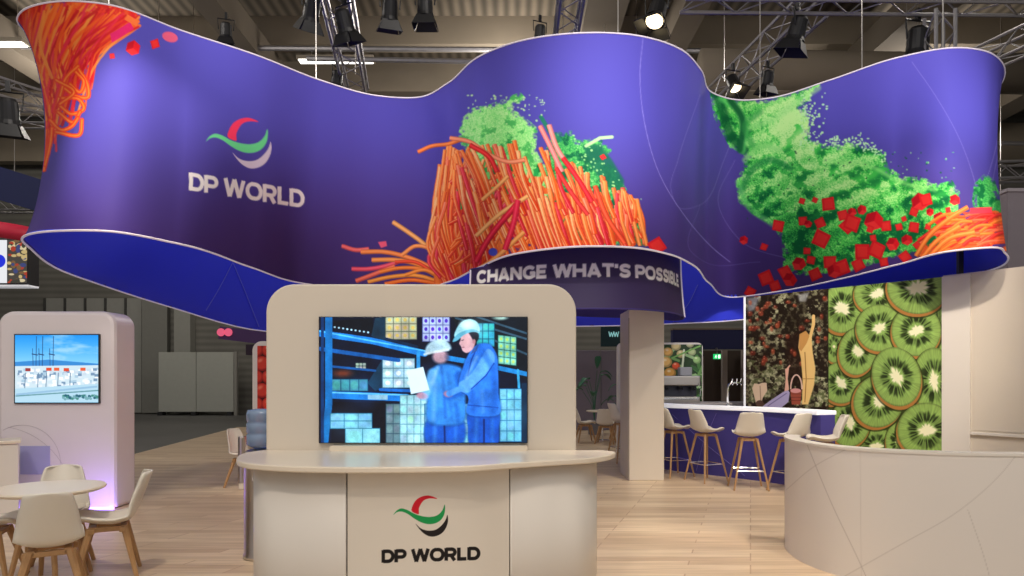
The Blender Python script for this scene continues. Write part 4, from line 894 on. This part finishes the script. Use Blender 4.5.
# coffee machine
cm = thing('coffee_machine', 'silver espresso machine on the counter behind the bar, right of the pillar', 'coffee machine', (3.22, 13.4, 1.09))
cm.scale = (1.12, 1.1, 1.22)
box('base', (-.36, -.22, 0), (.36, .22, .09), STEEL, cm, .01); box('body', (-.36, .0, .09), (.36, .22, .36), mat('dark_machine_back', L(60, 62, 74), .3, .5), cm, .01)
box('head', (-.38, -.2, .26), (.38, .2, .42), STEEL, cm, .02); box('hopper', (.05, -.1, .42), (.26, .12, .56), mat('grey_hopper', L(150, 152, 160), .3), cm, .02)
for x in (-.2, .05, .25): MB().lathe([(.035, 0), (.035, .05)], 12, (x, -.12, .2)).tube([(x, -.14, .225), (x, -.30, .21)], .012, 6).build('group_head', BLACKP, cm)
box('drip_tray', (-.32, -.26, .05), (.32, .0, .08), CHROME, cm); MB().tube([(.33, -.2, .3), (.36, -.24, .2), (.35, -.25, .1)], .008, 6).build('steam_wand', CHROME, cm)
cf = thing('beer_tap', 'curved chrome tap rising from the bar counter beside the orchard picture', 'tap', (3.96, 12.05-1.05, 1.12))
cf.location = (3.46, 10.95, 1.12)
MB().tube([(0, 0, 0), (0, 0, .24), (.01, 0, .30), (.05, 0, .335), (.2, 0, .34)], .017, 10).build('spout', CHROME, cf, True); MB().lathe([(.04, 0), (.04, .012), (.02, .02)], 16).build('base', CHROME, cf)
for x in (.06, .13, .19): MB().tube([(x, 0, .34), (x, -.02, .37), (x, -.03, .40)], .009, 6).tube([(x, 0, .34), (x, -.05, .31)], .008, 6).build('tap_handle', CHROME, cf)
cf.scale = (1.05, 1.05, 1.1)

# ------------------------------------------------------------------ vegetable panel
vp = thing('vegetable_panel', 'rounded panel with a vegetable picture behind the coffee machine', 'display panel', (3.1, 14.3, 0))
MB().prism_y(rrect(-.9, 0, .9, 2.30, .12, (0, 0, 1, 1)), 0, .1).build('frame', WHITE, vp, False, .01)
vc = Cv(610, 335, 710, 410, 5, (40, 66, 34))
for i in range(70):
    x = rnd.uniform(625, 706); y = rnd.uniform(340, 400); a = rnd.uniform(0, 3)
    vc.line([(x, y), (x+14*math.cos(a), y+14*math.sin(a))], rnd.uniform(1.5, 4), rnd.choice([(70, 120, 60), (110, 156, 88), (30, 60, 34), (150, 186, 130), (52, 96, 50)]))
for (x, y, r, c) in [(668, 352, 5, (226, 176, 96)), (666, 362, 6, (236, 190, 110)), (676, 346, 5, (214, 196, 140)), (670, 373, 6, (230, 170, 80)), (681, 354, 4.5, (206, 190, 130)), (692, 352, 4, (190, 206, 150)), (676, 366, 4, (236, 90, 50)), (690, 344, 4, (206, 206, 160)),
                     (697, 360, 4, (150, 190, 120)), (654, 350, 6, (230, 120, 60)), (650, 366, 6, (210, 180, 100)), (684, 384, 4, (190, 200, 140)), (697, 380, 4, (90, 140, 70))]:
    vc.ell(x, y, r, r*.9, tuple(q*.75 for q in c)); vc.ell(x-.5, y-.6, r*.8, r*.7, c, 0, 1, 1); vc.ell(x-1, y-2, r*.3, r*.2, (250, 240, 210), 0, .7, .8)
vc.line([(682, 372), (684, 350)], 2, (220, 230, 200)); vc.line([(672, 358), (700, 346)], 1.6, (120, 176, 90))
g = np.zeros((240, 200, 3)); g[..., 0] = np.linspace(2.3, 3.975, 240)[:, None]; g[..., 1] = 14.29; g[..., 2] = np.linspace(2.26, 1.0, 200)[None]
vl = np.array(vp.location); grid_obj('vegetable_picture', g-vl, art_mat('vegetable_print', .5), vp, art=lambda co: vc.sample(*project(co+vl)), smooth=False)

# ------------------------------------------------------------------ mural wall: orchard and kiwi
Lw = Vector((4.14, 12.1, 0)); Rw = Vector((6.09, 9.66, 0)); dirw = (Rw-Lw).normalized(); nw = Vector((dirw.y, -dirw.x, 0))
if nw.y > 0: nw = -nw
mw = thing('picture_wall', 'tall wall of lit pictures behind the bar, apple orchard left and sliced kiwis right', 'display wall', Lw)
def wl(s, n, z): q = Lw+dirw*s+nw*n; return Vector((q.x-Lw.x, q.y-Lw.y, z))
LEN = (Rw-Lw).length
def wall_box(name, s0, s1, n0, n1, z0, z1, m, par, bevel=0):
    v_ = [wl(s, n, z) for z in (z0, z1) for (s, n) in ((s0, n0), (s1, n0), (s1, n1), (s0, n1))]
    return mobj(name, v_, [(0, 3, 2, 1), (4, 5, 6, 7), (0, 1, 5, 4), (1, 2, 6, 5), (2, 3, 7, 6), (3, 0, 4, 7)], m, par, False, bevel)
wall_box('wall_core', -.05, LEN, -.25, -.012, 0, 3.0, mat('dark_wall_core', L(40, 38, 60), .6), mw)
wall_box('light_edge', -.035, .0, -.1, .01, 0, 3.0, LEDW, mw)
mc = Cv(740, 268, 950, 475, 4, (34, 26, 18)); mc.T = lambda x, y: (735+x/3.033, 270+y/3.033)
X_, Y_ = mc.X, mc.Y
lf = fbm(X_, Y_, 3.0, 4, 51); lf2 = fbm(X_, Y_, 14, 3, 53)
tt = np.clip((lf-.46)*6, 0, 1)*np.clip((lf2-.22)*2.6, 0.25, 1); c1 = np.array((120, 124, 88.)); c2 = np.array((214, 210, 176.))
w2_ = vnoise(X_*1.5, Y_*1.5, 9)[..., None]; mc.a = mc.a*(1-tt[..., None])+(c1*(1-w2_)+c2*w2_)*tt[..., None]
dk = np.clip((fbm(X_, Y_, 26, 3, 66)-.5)*3, 0, 1)*.6; mc.a = mc.a*(1-dk[..., None])+np.array((38, 20, 14.))*dk[..., None]
mc.poly([(36, 85), (75, 80), (60, 120), (40, 130)], (170, 176, 190), .6, soft=3); mc.poly([(190, 75), (225, 68), (215, 95), (196, 96)], (190, 196, 200), .6, soft=2)
mc.poly([(150, 200), (210, 180), (215, 380), (160, 330)], (38, 20, 14), .7, soft=4)
for i in range(46):
    x = rnd.uniform(45, 275); y = rnd.uniform(75, 300); mc.ell(x, y, rnd.uniform(4, 9), rnd.uniform(4, 9), rnd.choice([(150, 60, 40), (184, 84, 54), (120, 44, 30)]), 0, .7, 1.2); mc.ell(x-2, y-3, 2, 2, (226, 150, 120), 0, .6, .5)
def leafy(X, Y, sd):
    n = fbm(X, Y, 2.2, 3, 91)[..., None]; return np.array((96, 104, 66.))+(np.array((196, 196, 160.))-np.array((96, 104, 66.)))*np.clip((n-.4)*3.5, 0, 1), np.clip((fbm(X, Y, 4, 3, 93)-.42)*7, 0, 1)
mc.poly([(205, 345), (240, 320), (285, 330), (285, 415), (205, 415)], 0, tex=leafy); mc.poly([(36, 270), (150, 290), (150, 330), (110, 400), (36, 400)], 0, .8, tex=leafy)
TAN = (236, 198, 128)
mc.line([(228, 205), (238, 165), (238, 140)], 3.2, TAN); mc.poly([(196, 195), (215, 185), (232, 205), (236, 250), (244, 300), (240, 350), (222, 408), (203, 408), (205, 330), (200, 270), (192, 235)], TAN, soft=.6)
mc.poly([(196, 195), (214, 184), (226, 200), (206, 250), (194, 240)], (196, 140, 76), .8); mc.line([(212, 250), (216, 330), (212, 400)], 1, (168, 118, 62)); mc.line([(230, 210), (206, 246)], 2.5, (236, 200, 130)); mc.line([(202, 330), (238, 330)], .7, (180, 130, 70))
mc.poly([(52, 360), (58, 344), (72, 346), (82, 342), (96, 342), (98, 366), (84, 388), (78, 412), (66, 412)], (222, 196, 170)); mc.line([(76, 352), (78, 395)], 1, (170, 140, 120)); mc.ell(75, 405, 12, 10, (90, 66, 56))
mc.poly([(78, 418), (104, 398), (140, 374), (160, 362), (166, 372), (162, 400), (140, 418)], (172, 164, 206)); mc.line([(100, 412), (156, 374)], 1, (120, 110, 160))
mc.poly([(150, 368), (154, 330), (152, 300), (164, 296), (160, 330), (164, 364)], (226, 176, 156)); mc.line([(158, 300), (166, 290)], 1.5, (226, 176, 156))
mc.line([tuple(p) for p in arc(186, 360, 17, 42, 180, 360, 14)], 1.4, (226, 190, 176)); mc.poly([(168, 364), (202, 364), (198, 408), (172, 408)], (158, 78, 62)); mc.ell(184, 366, 16, 7, (214, 150, 150))
for y in (376, 386, 396): mc.line([(169, y), (200, y)], .6, (100, 44, 36))
# kiwis
def kiwi(cx, cy, rx, ry, ang=0., seed=0, cw=.24, ca=0.6):
    cx, cy = mc.T(cx, cy); rx /= 3.033; ry /= 3.033; r = max(rx, ry)*1.2; k = mc.sl([cx], [cy], r); X, Y = mc.X[k]-cx, mc.Y[k]-cy
    c, s_ = math.cos(ang), math.sin(ang); u = (X*c+Y*s_)/rx; v_ = (-X*s_+Y*c)/ry; rr = np.hypot(u, v_); th = np.arctan2(v_, u)
    sh = np.hypot(u+.02, v_-.09)
    mc.mix(k, np.clip((1.085-sh)*rx*4*1.0, 0, 1), (44, 50, 18), .7)
    mc.mix(k, np.clip((1.02-sh)*rx*4, 0, 1), (176, 120, 62))
    m = np.clip((1.0-rr)*rx*4, 0, 1)
    n = vnoise(th*14+40, rr*2, seed); n2 = vnoise(th*30+90, rr*3, seed+2)
    t = np.clip((rr-.5)/.45, 0, 1)[..., None]
    col = np.array((140, 176, 92.))*(1-t)+np.array((152, 186, 96.))*t; col = col*(.84+.32*n2[..., None]*(1-.5*t))
    col = col*(1-np.clip((rr-.92)*9, 0, 1)[..., None]*.4)
    edge_ = .60+.16*vnoise(th*9+20, rr*0, seed+4); inner = .24+.08*n
    sd_ = np.clip((rr-inner)*9, 0, 1)*np.clip((edge_-rr)*9, 0, 1)
    streak = np.clip((vnoise(th*11+7, rr*1.5, seed+5)-.36)*5, 0, 1)*np.clip(1.35-rr*1.2, 0, 1)
    sd_ = np.clip(sd_*(.25+.9*streak), 0, 1)[..., None]
    col = col*(1-sd_*.92)+np.array((24, 34, 12.))*sd_*.92
    ux = u*math.cos(ca)+v_*math.sin(ca); vx = -u*math.sin(ca)+v_*math.cos(ca)
    core = np.hypot(ux/(cw*1.65), vx/(cw*1.05))+.9*(vnoise(th*5+3, rr*0, seed+8)-.5)*.6; cm_ = np.clip((1.0-core)*3.2, 0, 1)[..., None]
    col = col*(1-cm_)+np.array((240, 238, 200.))*cm_; mc.mix(k, m, col)
orch = mc.a.copy(); mc.poly([(282, 30), (640, 20), (640, 560), (282, 560)], (70, 92, 36))
for q in [(300, 232, 28, 50, 0, 1, .1, 0), (290, 350, 40, 60, 0, 15, .1, 0), (430, 535, 66, 55, 0, 12, .2, 0), (350, 462, 62, 76, .2, 11, .2, 1.2), (325, 116, 64, 76, .1, 2, .26, 0), (322, 342, 60, 64, 0, 3, .22, .9), (372, 246, 58, 74, .2, 4, .22, .4), (432, 72, 72, 62, -.1, 5, .22, -.4),
          (438, 176, 72, 72, -.2, 6, .2, -.4), (500, 520, 44, 60, 0, 7, .2, .3), (436, 398, 76, 82, .5, 8, .2, .8), (616, 182, 26, 90, 0, 9, .2, 1.5), (550, 184, 76, 78, 0, 10, .2, -.3), (604, 335, 66, 100, 0, 13, .22, 1.4), (552, 54, 92, 80, .1, 14, .26, -.2), (490, 324, 74, 92, -.3, 16, .22, 1.3), (580, 486, 88, 84, 0, 17, .22, 0)]: kiwi(*q)
ok_ = mc.X < 735+282.5/3.033; mc.a[ok_] = orch[ok_]; mc.line([(282.5, 55), (283, 420)], .5, (20, 20, 16))
ns, nz = 560, 520
g = np.zeros((ns, nz, 3)); s_ = np.linspace(.0, LEN, ns); Wp = np.array([Lw+dirw*s for s in s_]); g[..., :2] = Wp[:, None, :2]; g[..., 2] = np.linspace(3.0, .25, nz)[None]
lw_ = np.array(Lw); grid_obj('pictures', g-lw_, art_mat('lit_wall_picture', .35), mw, art=lambda co: mc.sample(*project(co+lw_)), smooth=False)
# ------------------------------------------------------------------ white wall right of the kiwis
Rv = Vector((7.9, 6.86, 0)); d2 = (Vector((6.63, 8.85, 0))-Rw).normalized(); n2_ = Vector((d2.y, -d2.x, 0))
if n2_.y > 0: n2_ = -n2_
ww = thing('partition_wall', 'plain white wall panel right of the kiwi picture with a low ledge', 'wall panel', Rw)
def wall2(name, s0, s1, n0, n1, z0, z1, m, bevel=0.):
    v_ = [d2*s+n2_*n+Vector((0, 0, z)) for z in (z0, z1) for (s, n) in ((s0, n0), (s1, n0), (s1, n1), (s0, n1))]
    return mobj(name, v_, [(0, 3, 2, 1), (4, 5, 6, 7), (0, 1, 5, 4), (1, 2, 6, 5), (2, 3, 7, 6), (3, 0, 4, 7)], m, ww, False, bevel)
wall2('wall_slab', 0, 3.4, -.3, 0, 0, 3.02, CREAM, .006)
wall2('end_column', 0, .36, 0, .03, 0, 3.0, WHITE, .004)
wall2('upper_panel', .39, 3.4, 0, .012, .86, 2.99, CREAM, .003); wall2('ledge', .37, 3.4, 0, .05, .80, .835, WHITE, .004)
gw = thing('booth_wall', 'tall mauve grey wall of the next stand at the right edge', 'wall', (9.9, 12.6, 0))
box('wall_panel', (-.75, 0, 0), (3.5, .3, 5.0), mat('mauve_wall', L(160, 150, 158), .6), gw); box('top_cap', (-.78, -.03, 5.0), (3.53, .33, 5.06), mat('mauve_cap', L(190, 182, 190), .6), gw)

# ------------------------------------------------------------------ low curved wall, right foreground
lp = [(2.66, 6.62), (2.555, 6.4), (2.50, 6.15), (2.49, 5.9), (2.60, 5.50), (2.90, 5.19), (3.25, 5.04), (3.75, 4.97), (4.3, 5.02), (4.9, 5.2)]
lcv = catmull(lp, 45)
pc = Cv(775, 430, 1180, 700, 3, (222, 216, 210))
GLN = (178, 170, 164)
for pts, o in [([(806, 442), (830, 500), (864, 572), (880, 610)], .7), ([(786, 490), (812, 468), (850, 447)], .5), ([(845, 576), (900, 545), (960, 510), (1000, 475), (1024, 445)], .55), ([(860, 440), (862, 640)], .3), ([(968, 510), (985, 560), (1000, 620)], .5)]:
    pc.line([tuple(p) for p in catmull(pts, 8)], .8, GLN, o)
lw2 = thing('low_curved_wall', 'low curved white wall with thin grey lines, right foreground', 'partition', (0, 0, 0))
t_ = np.linspace(0, len(lcv)-1, 560); ls = np.stack([np.interp(t_, np.arange(len(lcv)), lcv[:, q]) for q in (0, 1)], 1)
g = np.zeros((560, 300, 3)); g[..., :2] = ls[:, None]; g[..., 2] = np.linspace(1.02, 0.0, 300)[None]
grid_obj('outer_face', g, art_mat('lined_white_print', .42), lw2, art=pc.art())
def off_in(c, d_):
    t = np.gradient(c, axis=0); n = np.stack([-t[:, 1], t[:, 0]], 1); n /= np.linalg.norm(n, axis=1)[:, None]; ci = np.array([3.8, 6.6])
    if ((ci-c)*n).sum() < 0: n = -n
    return c+n*d_
lo, li = off_in(lcv, .003)[::3], off_in(lcv, .12)[::3]
MB().prism([tuple(p) for p in lo]+[tuple(p) for p in li[::-1]], 0, 1.015).build('core', WHITE, lw2)
lo, li = off_in(lcv, -.006)[::3], off_in(lcv, .13)[::3]
MB().prism([tuple(p) for p in lo]+[tuple(p) for p in li[::-1]], 1.015, 1.035).build('coping', WHITE, lw2)

# ------------------------------------------------------------------ background of the stand
gp = thing('lounge_partition', 'grey lavender partition behind the far chairs, left of the pillar', 'partition', (3.0, 20.2, 0))
for i in range(5): box('panel', (-2.0+i*.82, 0, 0), (-1.2+i*.82, .1, 2.36), mat('lavender_grey_panel', L(128, 122, 138), .5), gp, .01)
sg = thing('hanging_sign', 'dark green sign with pale lettering above the far partition', 'sign', (3.0, 19.2, 2.75))
for q in (-.4, .5): MB().tube([(q, .04, .25), (q, .04, 13.19-2.75)], .01, 5).build('suspension_rod', STEEL, sg)
box('board', (-.5, 0, -.32), (.6, .08, .25), mat('dark_green_board', L(20, 56, 60), .5), sg)
CYM = mat('pale_cyan_letter', L(150, 220, 220), .5, emit=(.4, .8, .8), es=.3)
mb = MB()
for x in (-.28, -.14):
    for a, b in (((0, .1), (.035, -.05)), ((.035, -.05), (.07, .08)), ((.07, .08), (.105, -.05)), ((.105, -.05), (.14, .1))): mb.tube([(x+a[0], -.01, a[1]), (x+b[0], -.01, b[1])], .014, 5)
mb.build('lettering', CYM, sg)
LEAF = mat('dark_leaf', L(50, 110, 84), .5, var=.2, nscale=8)
def plant(x, y, label, h, seed):
    t = thing('potted_plant', label, 'plant', (x, y, 0)); r_ = random.Random(seed)
    MB().lathe([(.13, 0), (.17, .02), (.2, .38), (.21, .4), (.17, .4)], 20).build('pot', mat('grey_pot', L(120, 120, 126), .5), t)
    MB().lathe([(.17, .36), (.01, .385)], 16).build('soil', mat('soil', (.03, .02, .015), .9), t)
    for i in range(8):
        a = r_.uniform(0, 6.28); hh = h*(.62+.38*i/7); bx, by = .34*math.cos(a)*(1.1-i/9), .34*math.sin(a)*(1.1-i/9)
        st = [(0, 0, .38), (bx*.3, by*.3, hh*.7), (bx, by, hh)]; MB().tube([tuple(p) for p in catmull(st, 5)], .008, 5).build('stem', LEAF, t)
        vv = []; L_ = .34; dx, dy = math.cos(a), math.sin(a); cxy = (-dy, dx)
        for k in range(9):
            s = k/8; w_ = .11*math.sin(PI*min(1, s*1.02))**.7; zz = hh+.05+.10*math.sin(s*PI)-.12*s*(0 if i > 6 else 1)+(s*L_ if i > 6 else 0)
            q = s*L_*(0.2 if i > 6 else 1)
            for e in (-1, 0, 1): vv.append((bx+dx*q+cxy[0]*w_*e, by+dy*q+cxy[1]*w_*e, zz-(.02 if e == 0 else 0)))
        f = []
        for k in range(8):
            for e in (0, 1): f.append((k*3+e, k*3+e+1, k*3+3+e+1, k*3+3+e))
        lo_ = mobj('leaf', vv, f, LEAF, t, True); s_m = lo_.modifiers.new('solid', 'SOLIDIFY'); s_m.thickness = .004
    return t
plant(2.25, 18.6, 'distant potted plant with one tall upright leaf, left of the pillar', 1.75, 3)
plant(3.1, 18.3, 'distant potted plant with drooping leaves, half hidden by the pillar', 1.45, 9)
bm_ = thing('fascia_beam', 'dark blue fascia beam behind the bar above the exit sign', 'beam', (6.2, 19.5, 2.5))
box('beam_body', (-1.6, 0, -.13), (1.3, .3, .42), mat('dark_blue_fascia', L(20, 26, 78), .6), bm_); box('beam_trim', (-1.62, -.02, .42), (1.32, .32, .47), mat('pale_trim', L(120, 108, 96), .6), bm_)
cb = thing('cabin_wall', 'dim brown doorway wall behind the bar below the blue beam', 'wall', (6.2, 20.4, 0))
box('wall_panel', (-2.2, 0, 0), (-.75, .15, 2.38), mat('dim_beige', L(112, 98, 86), .7), cb); box('wall_panel', (-.35, .6, 0), (1.3, .75, 2.38), mat('dim_brown', L(72, 62, 56), .7), cb)
box('door_panel', (-.72, .3, 0), (-.38, .36, 2.2), mat('pale_door', L(150, 142, 138), .6), cb); box('post', (.15, .2, 0), (.3, .35, 2.38), mat('pale_door', 0), cb); box('post', (.75, .2, 0), (.95, .35, 2.38), mat('pale_door', 0), cb)
ex = thing('exit_sign', 'small green lit exit sign behind the bar', 'sign', (5.80, 19.3, 2.15))
ex.scale = (.75, .8, .8); MB().tube([(0, .02, .09), (0, .02, .3), (0, .25, .3)], .012, 6).build('bracket', STEEL, ex)
box('sign_box', (-.14, 0, -.09), (.14, .05, .09), mat('green_exit_glow', L(20, 150, 80), .5, emit=L(20, 170, 90), es=1.2), ex)
WG = mat('white_pictogram', (.9, 1, .9), .5, emit=(.8, 1, .85), es=1.4)
MB().box((.04, -.006, -.06), (.11, 0, .06)).build('door_symbol', WG, ex)
MB().lathe([(.012, -.003), (.012, .003)], 10, (-.045, -.004, .045), Matrix.Rotation(PI/2, 3, 'X')).tube([(-.045, -.004, .03), (-.055, -.004, -.01), (-.09, -.004, -.05)], .008, 5).tube([(-.055, -.004, -.01), (-.02, -.004, -.03), (-.03, -.004, -.06)], .007, 5).tube([(-.09, -.004, .01), (-.05, -.004, .02), (-.01, -.004, 0)], .006, 5).build('running_figure', WG, ex)
pb = thing('purple_beam', 'small purple beam with a pink lit end beyond the banner, left of the backdrop', 'beam', (-8.6, 20.5, 2.85))
v0 = MB().box((-.2, 0, -.16), (1.9, .4, .22), Matrix.Rotation(R(7), 3, 'Y')).build('beam_body', mat('purple_beam', L(76, 44, 104), .5), pb); box('beam_foot', (.6, .02, -.62), (1.6, .38, -.3), mat('dark_plum', L(44, 24, 48), .6), pb)
for x in (-.12, .1): MB().lathe([(.12, 0), (.12, .03)], 14, (x, -.02, .06), Matrix.Rotation(PI/2, 3, 'X')).build('pink_light', mat('pink_light', L(220, 90, 130), .5, emit=L(220, 90, 120), es=.6), pb)
pw = thing('storage_partition', 'low white partition against the far hall wall, between the kiosk wall and tomato panel', 'partition', (-13.3, 28.6, 0))
for i in range(2): box('panel', (-1.5+i*1.58, 0, .1), (.06+i*1.58, .12, 2.6), mat('pale_grey_panel', L(160, 162, 154), .6), pw, .01)
for x in (-1.4, 0, 1.5): box('foot', (x-.1, -.1, -.05), (x+.1, .22, .1), BLACKP, pw)
box('corner_post', (1.66, -.02, -.05), (1.78, .14, 2.62), mat('grey_post', L(130, 128, 122), .6), pw)

# neighbouring stand, left edge
pr = thing('red_ring_banner', 'curved red fascia ring of the next stand at the left edge', 'banner', (-12.6, 15.5, 4.75))
mb = MB(); pts = [(2.2*math.cos(R(a))-.3, 1.6*math.sin(R(a)), 0) for a in range(-180, 181, 10)]
vv = []; ff = []
for i, p in enumerate(pts):
    vv += [(p[0], p[1], -.17), (p[0], p[1], .17)]
    if i: ff.append((2*i-2, 2*i, 2*i+1, 2*i-1))
o = mobj('fascia', vv, ff, mat('crimson_fabric', L(206, 40, 70), .5), pr, True); s = o.modifiers.new('solid', 'SOLIDIFY'); s.thickness = .04
fs = thing('hanging_light_box', 'lit hanging box sign with blue dot and food picture at the left edge', 'sign', (-11.3, 15.6, 4.2))
fc = Cv(-10, 235, 40, 290, 6, (70, 66, 60)); fc.poly([(-12, 230), (7, 230), (7, 292), (-12, 292)], (238, 240, 244)); fc.ell(-1, 261, 6.5, 6.5, (30, 50, 220)); fc.line([(7.4, 238), (7.4, 288)], .8, (40, 40, 40))
for i in range(60): fc.ell(rnd.uniform(9, 30), rnd.uniform(240, 286), rnd.uniform(1.5, 3.4), rnd.uniform(1, 2.8), rnd.choice([(200, 176, 120), (120, 90, 60), (60, 60, 50), (216, 200, 160), (170, 60, 40), (60, 70, 120)]))
a_, b_ = P(-10, 240, 15.55), P(27, 283, 15.55); fl_ = np.array((-11.3, 15.6, 4.2))
g = np.zeros((150, 160, 3)); g[..., 0] = np.linspace(a_.x, b_.x, 150)[:, None]; g[..., 1] = 15.55; g[..., 2] = np.linspace(a_.z, b_.z, 160)[None]
grid_obj('picture', g-fl_, art_mat('light_box_print', .4, .8), fs, art=lambda co: fc.sample(*project(co+fl_)), smooth=False)
box('frame', (a_.x-fl_[0]-.02, -.04, b_.z-fl_[2]-.04), (b_.x-fl_[0]+.03, .3, a_.z-fl_[2]+.02), mat('dark_frame', L(50, 50, 54), .5), fs)
box('lit_edge', (a_.x-fl_[0]-.02, -.06, b_.z-fl_[2]-.08), (b_.x-fl_[0]+.03, .3, b_.z-fl_[2]-.04), LEDW, fs)
bb = thing('blue_roof_banner', 'dark blue sloping banner high up at the left edge', 'banner', (-15.2, 21, 7.9))
MB().prism_y([(-3, .9), (2.3, -.75), (2.3, -1.75), (-3, -.15)], 0, .12).build('cloth', mat('deep_blue_cloth', L(24, 36, 96), .6), bb)
for x, z in ((-2, .6), (1.6, -.5)): MB().tube([(x, .05, z), (x, .05, 5.2)], .015, 5).build('cable', STEEL, bb)

# ------------------------------------------------------------------ trusses
def truss(label, a, b, w=.42, group=None, name='truss', rise=True):
    a = Vector(a); b = Vector(b); t = thing(name, label, 'truss', a); dv = b-a; Ln = dv.length; t1 = dv.normalized()
    up = Vector((0, 0, 1)) if abs(t1.z) < .9 else Vector((0, 1, 0)); s = t1.cross(up).normalized(); u = s.cross(t1).normalized()
    cs = [s*w/2+u*w/2, -s*w/2+u*w/2, -s*w/2-u*w/2, s*w/2-u*w/2]
    for c in cs: MB().tube([c, dv+c], .033, 6).build('chord', TRUSSM, t)
    n = max(2, int(Ln/(w*1.1))); mb = MB()
    for i in range(n):
        p, q = dv*(i/n), dv*((i+1)/n)
        for k in range(4):
            c0_, c1_ = cs[k], cs[(k+1) % 4]
            mb.tube([p+c0_, q+c1_] if i % 2 == k % 2 else [p+c1_, q+c0_], .012, 5, cap=False)
    mb.build('bracing', TRUSSM, t)
    if abs(t1.z) < .9:
        for f in (.15, .85): q = dv*f; MB().tube([q+u*w/2, (q.x, q.y, 13.19-a.z)], .01, 5).build('hoist_cable', STEEL, t)
    return t
truss('upright looking lighting truss left of centre above the banner', (-2.95, 11.2, 8.2), (-3.65, 16.2, 8.2), .46)
truss('lighting truss just right of centre beside the concrete girder', (1.02, 11.0, 8.2), (1.05, 14.5, 8.2), .4)
truss('long horizontal lighting truss at the top right', (2.9, 11.6, 8.1), (12.5, 11.4, 7.9), .42)
truss('sloping lighting truss above the green powder', (5.3, 11.9, 8.1), (4.75, 16.2, 8.1), .42)
truss('slanting lighting truss in the upper right corner', (10.4, 11.8, 8.1), (8.9, 16.5, 8.1), .42)
truss('short vertical truss above the right end of the banner', (7.2, 11.5, 6.6), (7.2, 11.5, 7.7), .32)
truss('distant truss on the left, upper of two', (-20, 21, 9.6), (-8, 21, 9.5), .5)
truss('distant truss on the left, lower of two', (-19, 23, 7.4), (-11, 23, 7.3), .45)
truss('distant truss at the right edge, low', (9, 17, 6.6), (16, 16.4, 6.6), .4)
truss('distant slanting truss behind the left strands', (-13.5, 14, 8.4), (-9.5, 20.5, 8.4), .42)

# spotlights
def make_spot(label, loc, tilt, yaw, on=False, s=1., group=None):
    t = thing('stage_lamp', label, 'lamp', loc, yaw, group); M = Matrix.Rotation(tilt, 3, 'X')
    can_ = MB().lathe([(.10*s, -.16*s), (.13*s, -.12*s), (.14*s, .14*s), (.16*s, .2*s)], 18, (0, 0, 0), M @ Matrix.Rotation(PI, 3, 'X')).build('can', BLACK, t)
    mb = MB(); mb.tube([M @ Vector((-.17*s, 0, 0)), Vector((-.19*s, 0, .26*s)), Vector((.19*s, 0, .26*s)), M @ Vector((.17*s, 0, 0))], .014*s, 6); mb.box((-.03*s, -.03*s, .26*s), (.03*s, .03*s, .42*s)); mb.build('yoke', BLACK, t)
    for k, (dx, dy) in enumerate(((1, 0), (-1, 0), (0, 1), (0, -1))):
        p = [Vector((dx*.14*s+dy*.13*s*e, dy*.14*s+dx*.13*s*e, -.2*s)) for e in (-1, 1)]+[Vector((dx*.22*s+dy*.2*s*e, dy*.22*s+dx*.2*s*e, -.38*s)) for e in (1, -1)]
        p = [M @ q for q in p]; o = mobj('barn_door', p, [(0, 1, 2, 3)], BLACK, can_); sm = o.modifiers.new('solid', 'SOLIDIFY'); sm.thickness = .008
    MB().lathe([(.125*s, -.205*s), (.125*s, -.185*s)], 18, (0, 0, 0), M).build('lens', WARMON if on else mat('dark_lens', (.05, .05, .06), .1), can_)
    return t
make_spot('black stage lamp left of the centre left truss', P(312, 8, 11.6), .5, .6, s=0.99)
make_spot('black stage lamp hanging on the front of the centre left truss', P(344, 20, 11.6), .4, -.5, s=0.99)
make_spot('black stage lamp in the pair right of the centre left truss, left one', P(390, 8, 12), .3, .3, s=0.99)
make_spot('black stage lamp in the pair right of the centre left truss, right one', P(425, 5, 12), .1, 0, s=0.99)
make_spot('lit stage lamp with a warm lens above the middle of the banner', P(657, 12, 11.0), -.5, -.6, True, 1.10)
make_spot('warm lit stage lamp low over the dip left of the green powder', P(733, 82, 13.5), -.5, .3, True, 0.87)
make_spot('stage lamp beside the sloping truss over the green powder', P(798, 28, 11.8), .3, .9, s=1.10)
make_spot('large black stage lamp above the right end of the banner', P(918, 40, 11.8), .1, .2, s=1.28)
make_spot('small stage lamp at the foot of the centre left truss', P(337, 78, 14.5), .2, 1.2, s=0.87)
make_spot('small stage lamp between the sloping truss and the banner', P(768, 78, 13.5), .2, .4, s=0.81)
make_spot('black stage lamp by the truss right of centre', P(540, 32, 13.0), .2, .4, s=0.75)
make_spot('black box lamp left of the banner strands', P(8, 110, 15), .2, .4, s=1.51)

# hall luminaires that show
def lumin(label, p, l, w=.28):
    t = thing('ceiling_light', label, 'lamp', p); box('housing', (-l/2-.06, -w/2-.05, 0), (l/2+.06, w/2+.05, .12), mat('lamp_housing', L(150, 140, 125), .6), t); box('tube_panel', (-l/2, -w/2, -.03), (l/2, w/2, 0), LAMPON, t)
    for q in (-l/3, l/3): MB().tube([(q, 0, .12), (q, 0, 13.19-p[2])], .012, 5).build('suspension_rod', STEEL, t)
lumin('long bright ceiling light behind the centre left truss', tuple(P(336, 61, 22.5)), 2.4)
lumin('bright ceiling light beyond the banner, top left edge', tuple(P(4, 44, 20)), 1.2)
lumin('small ceiling light low at the left edge over the blue banner', tuple(P(5, 180, 24)), 1.0)
lumin('bright ceiling light at the right edge beyond the banner', tuple(P(1013, 197, 22)), 1.2)
make_spot('black flood lamp above the banner between the red cubes and the emblem', P(226, 30, 15), .1, .3, s=.9)
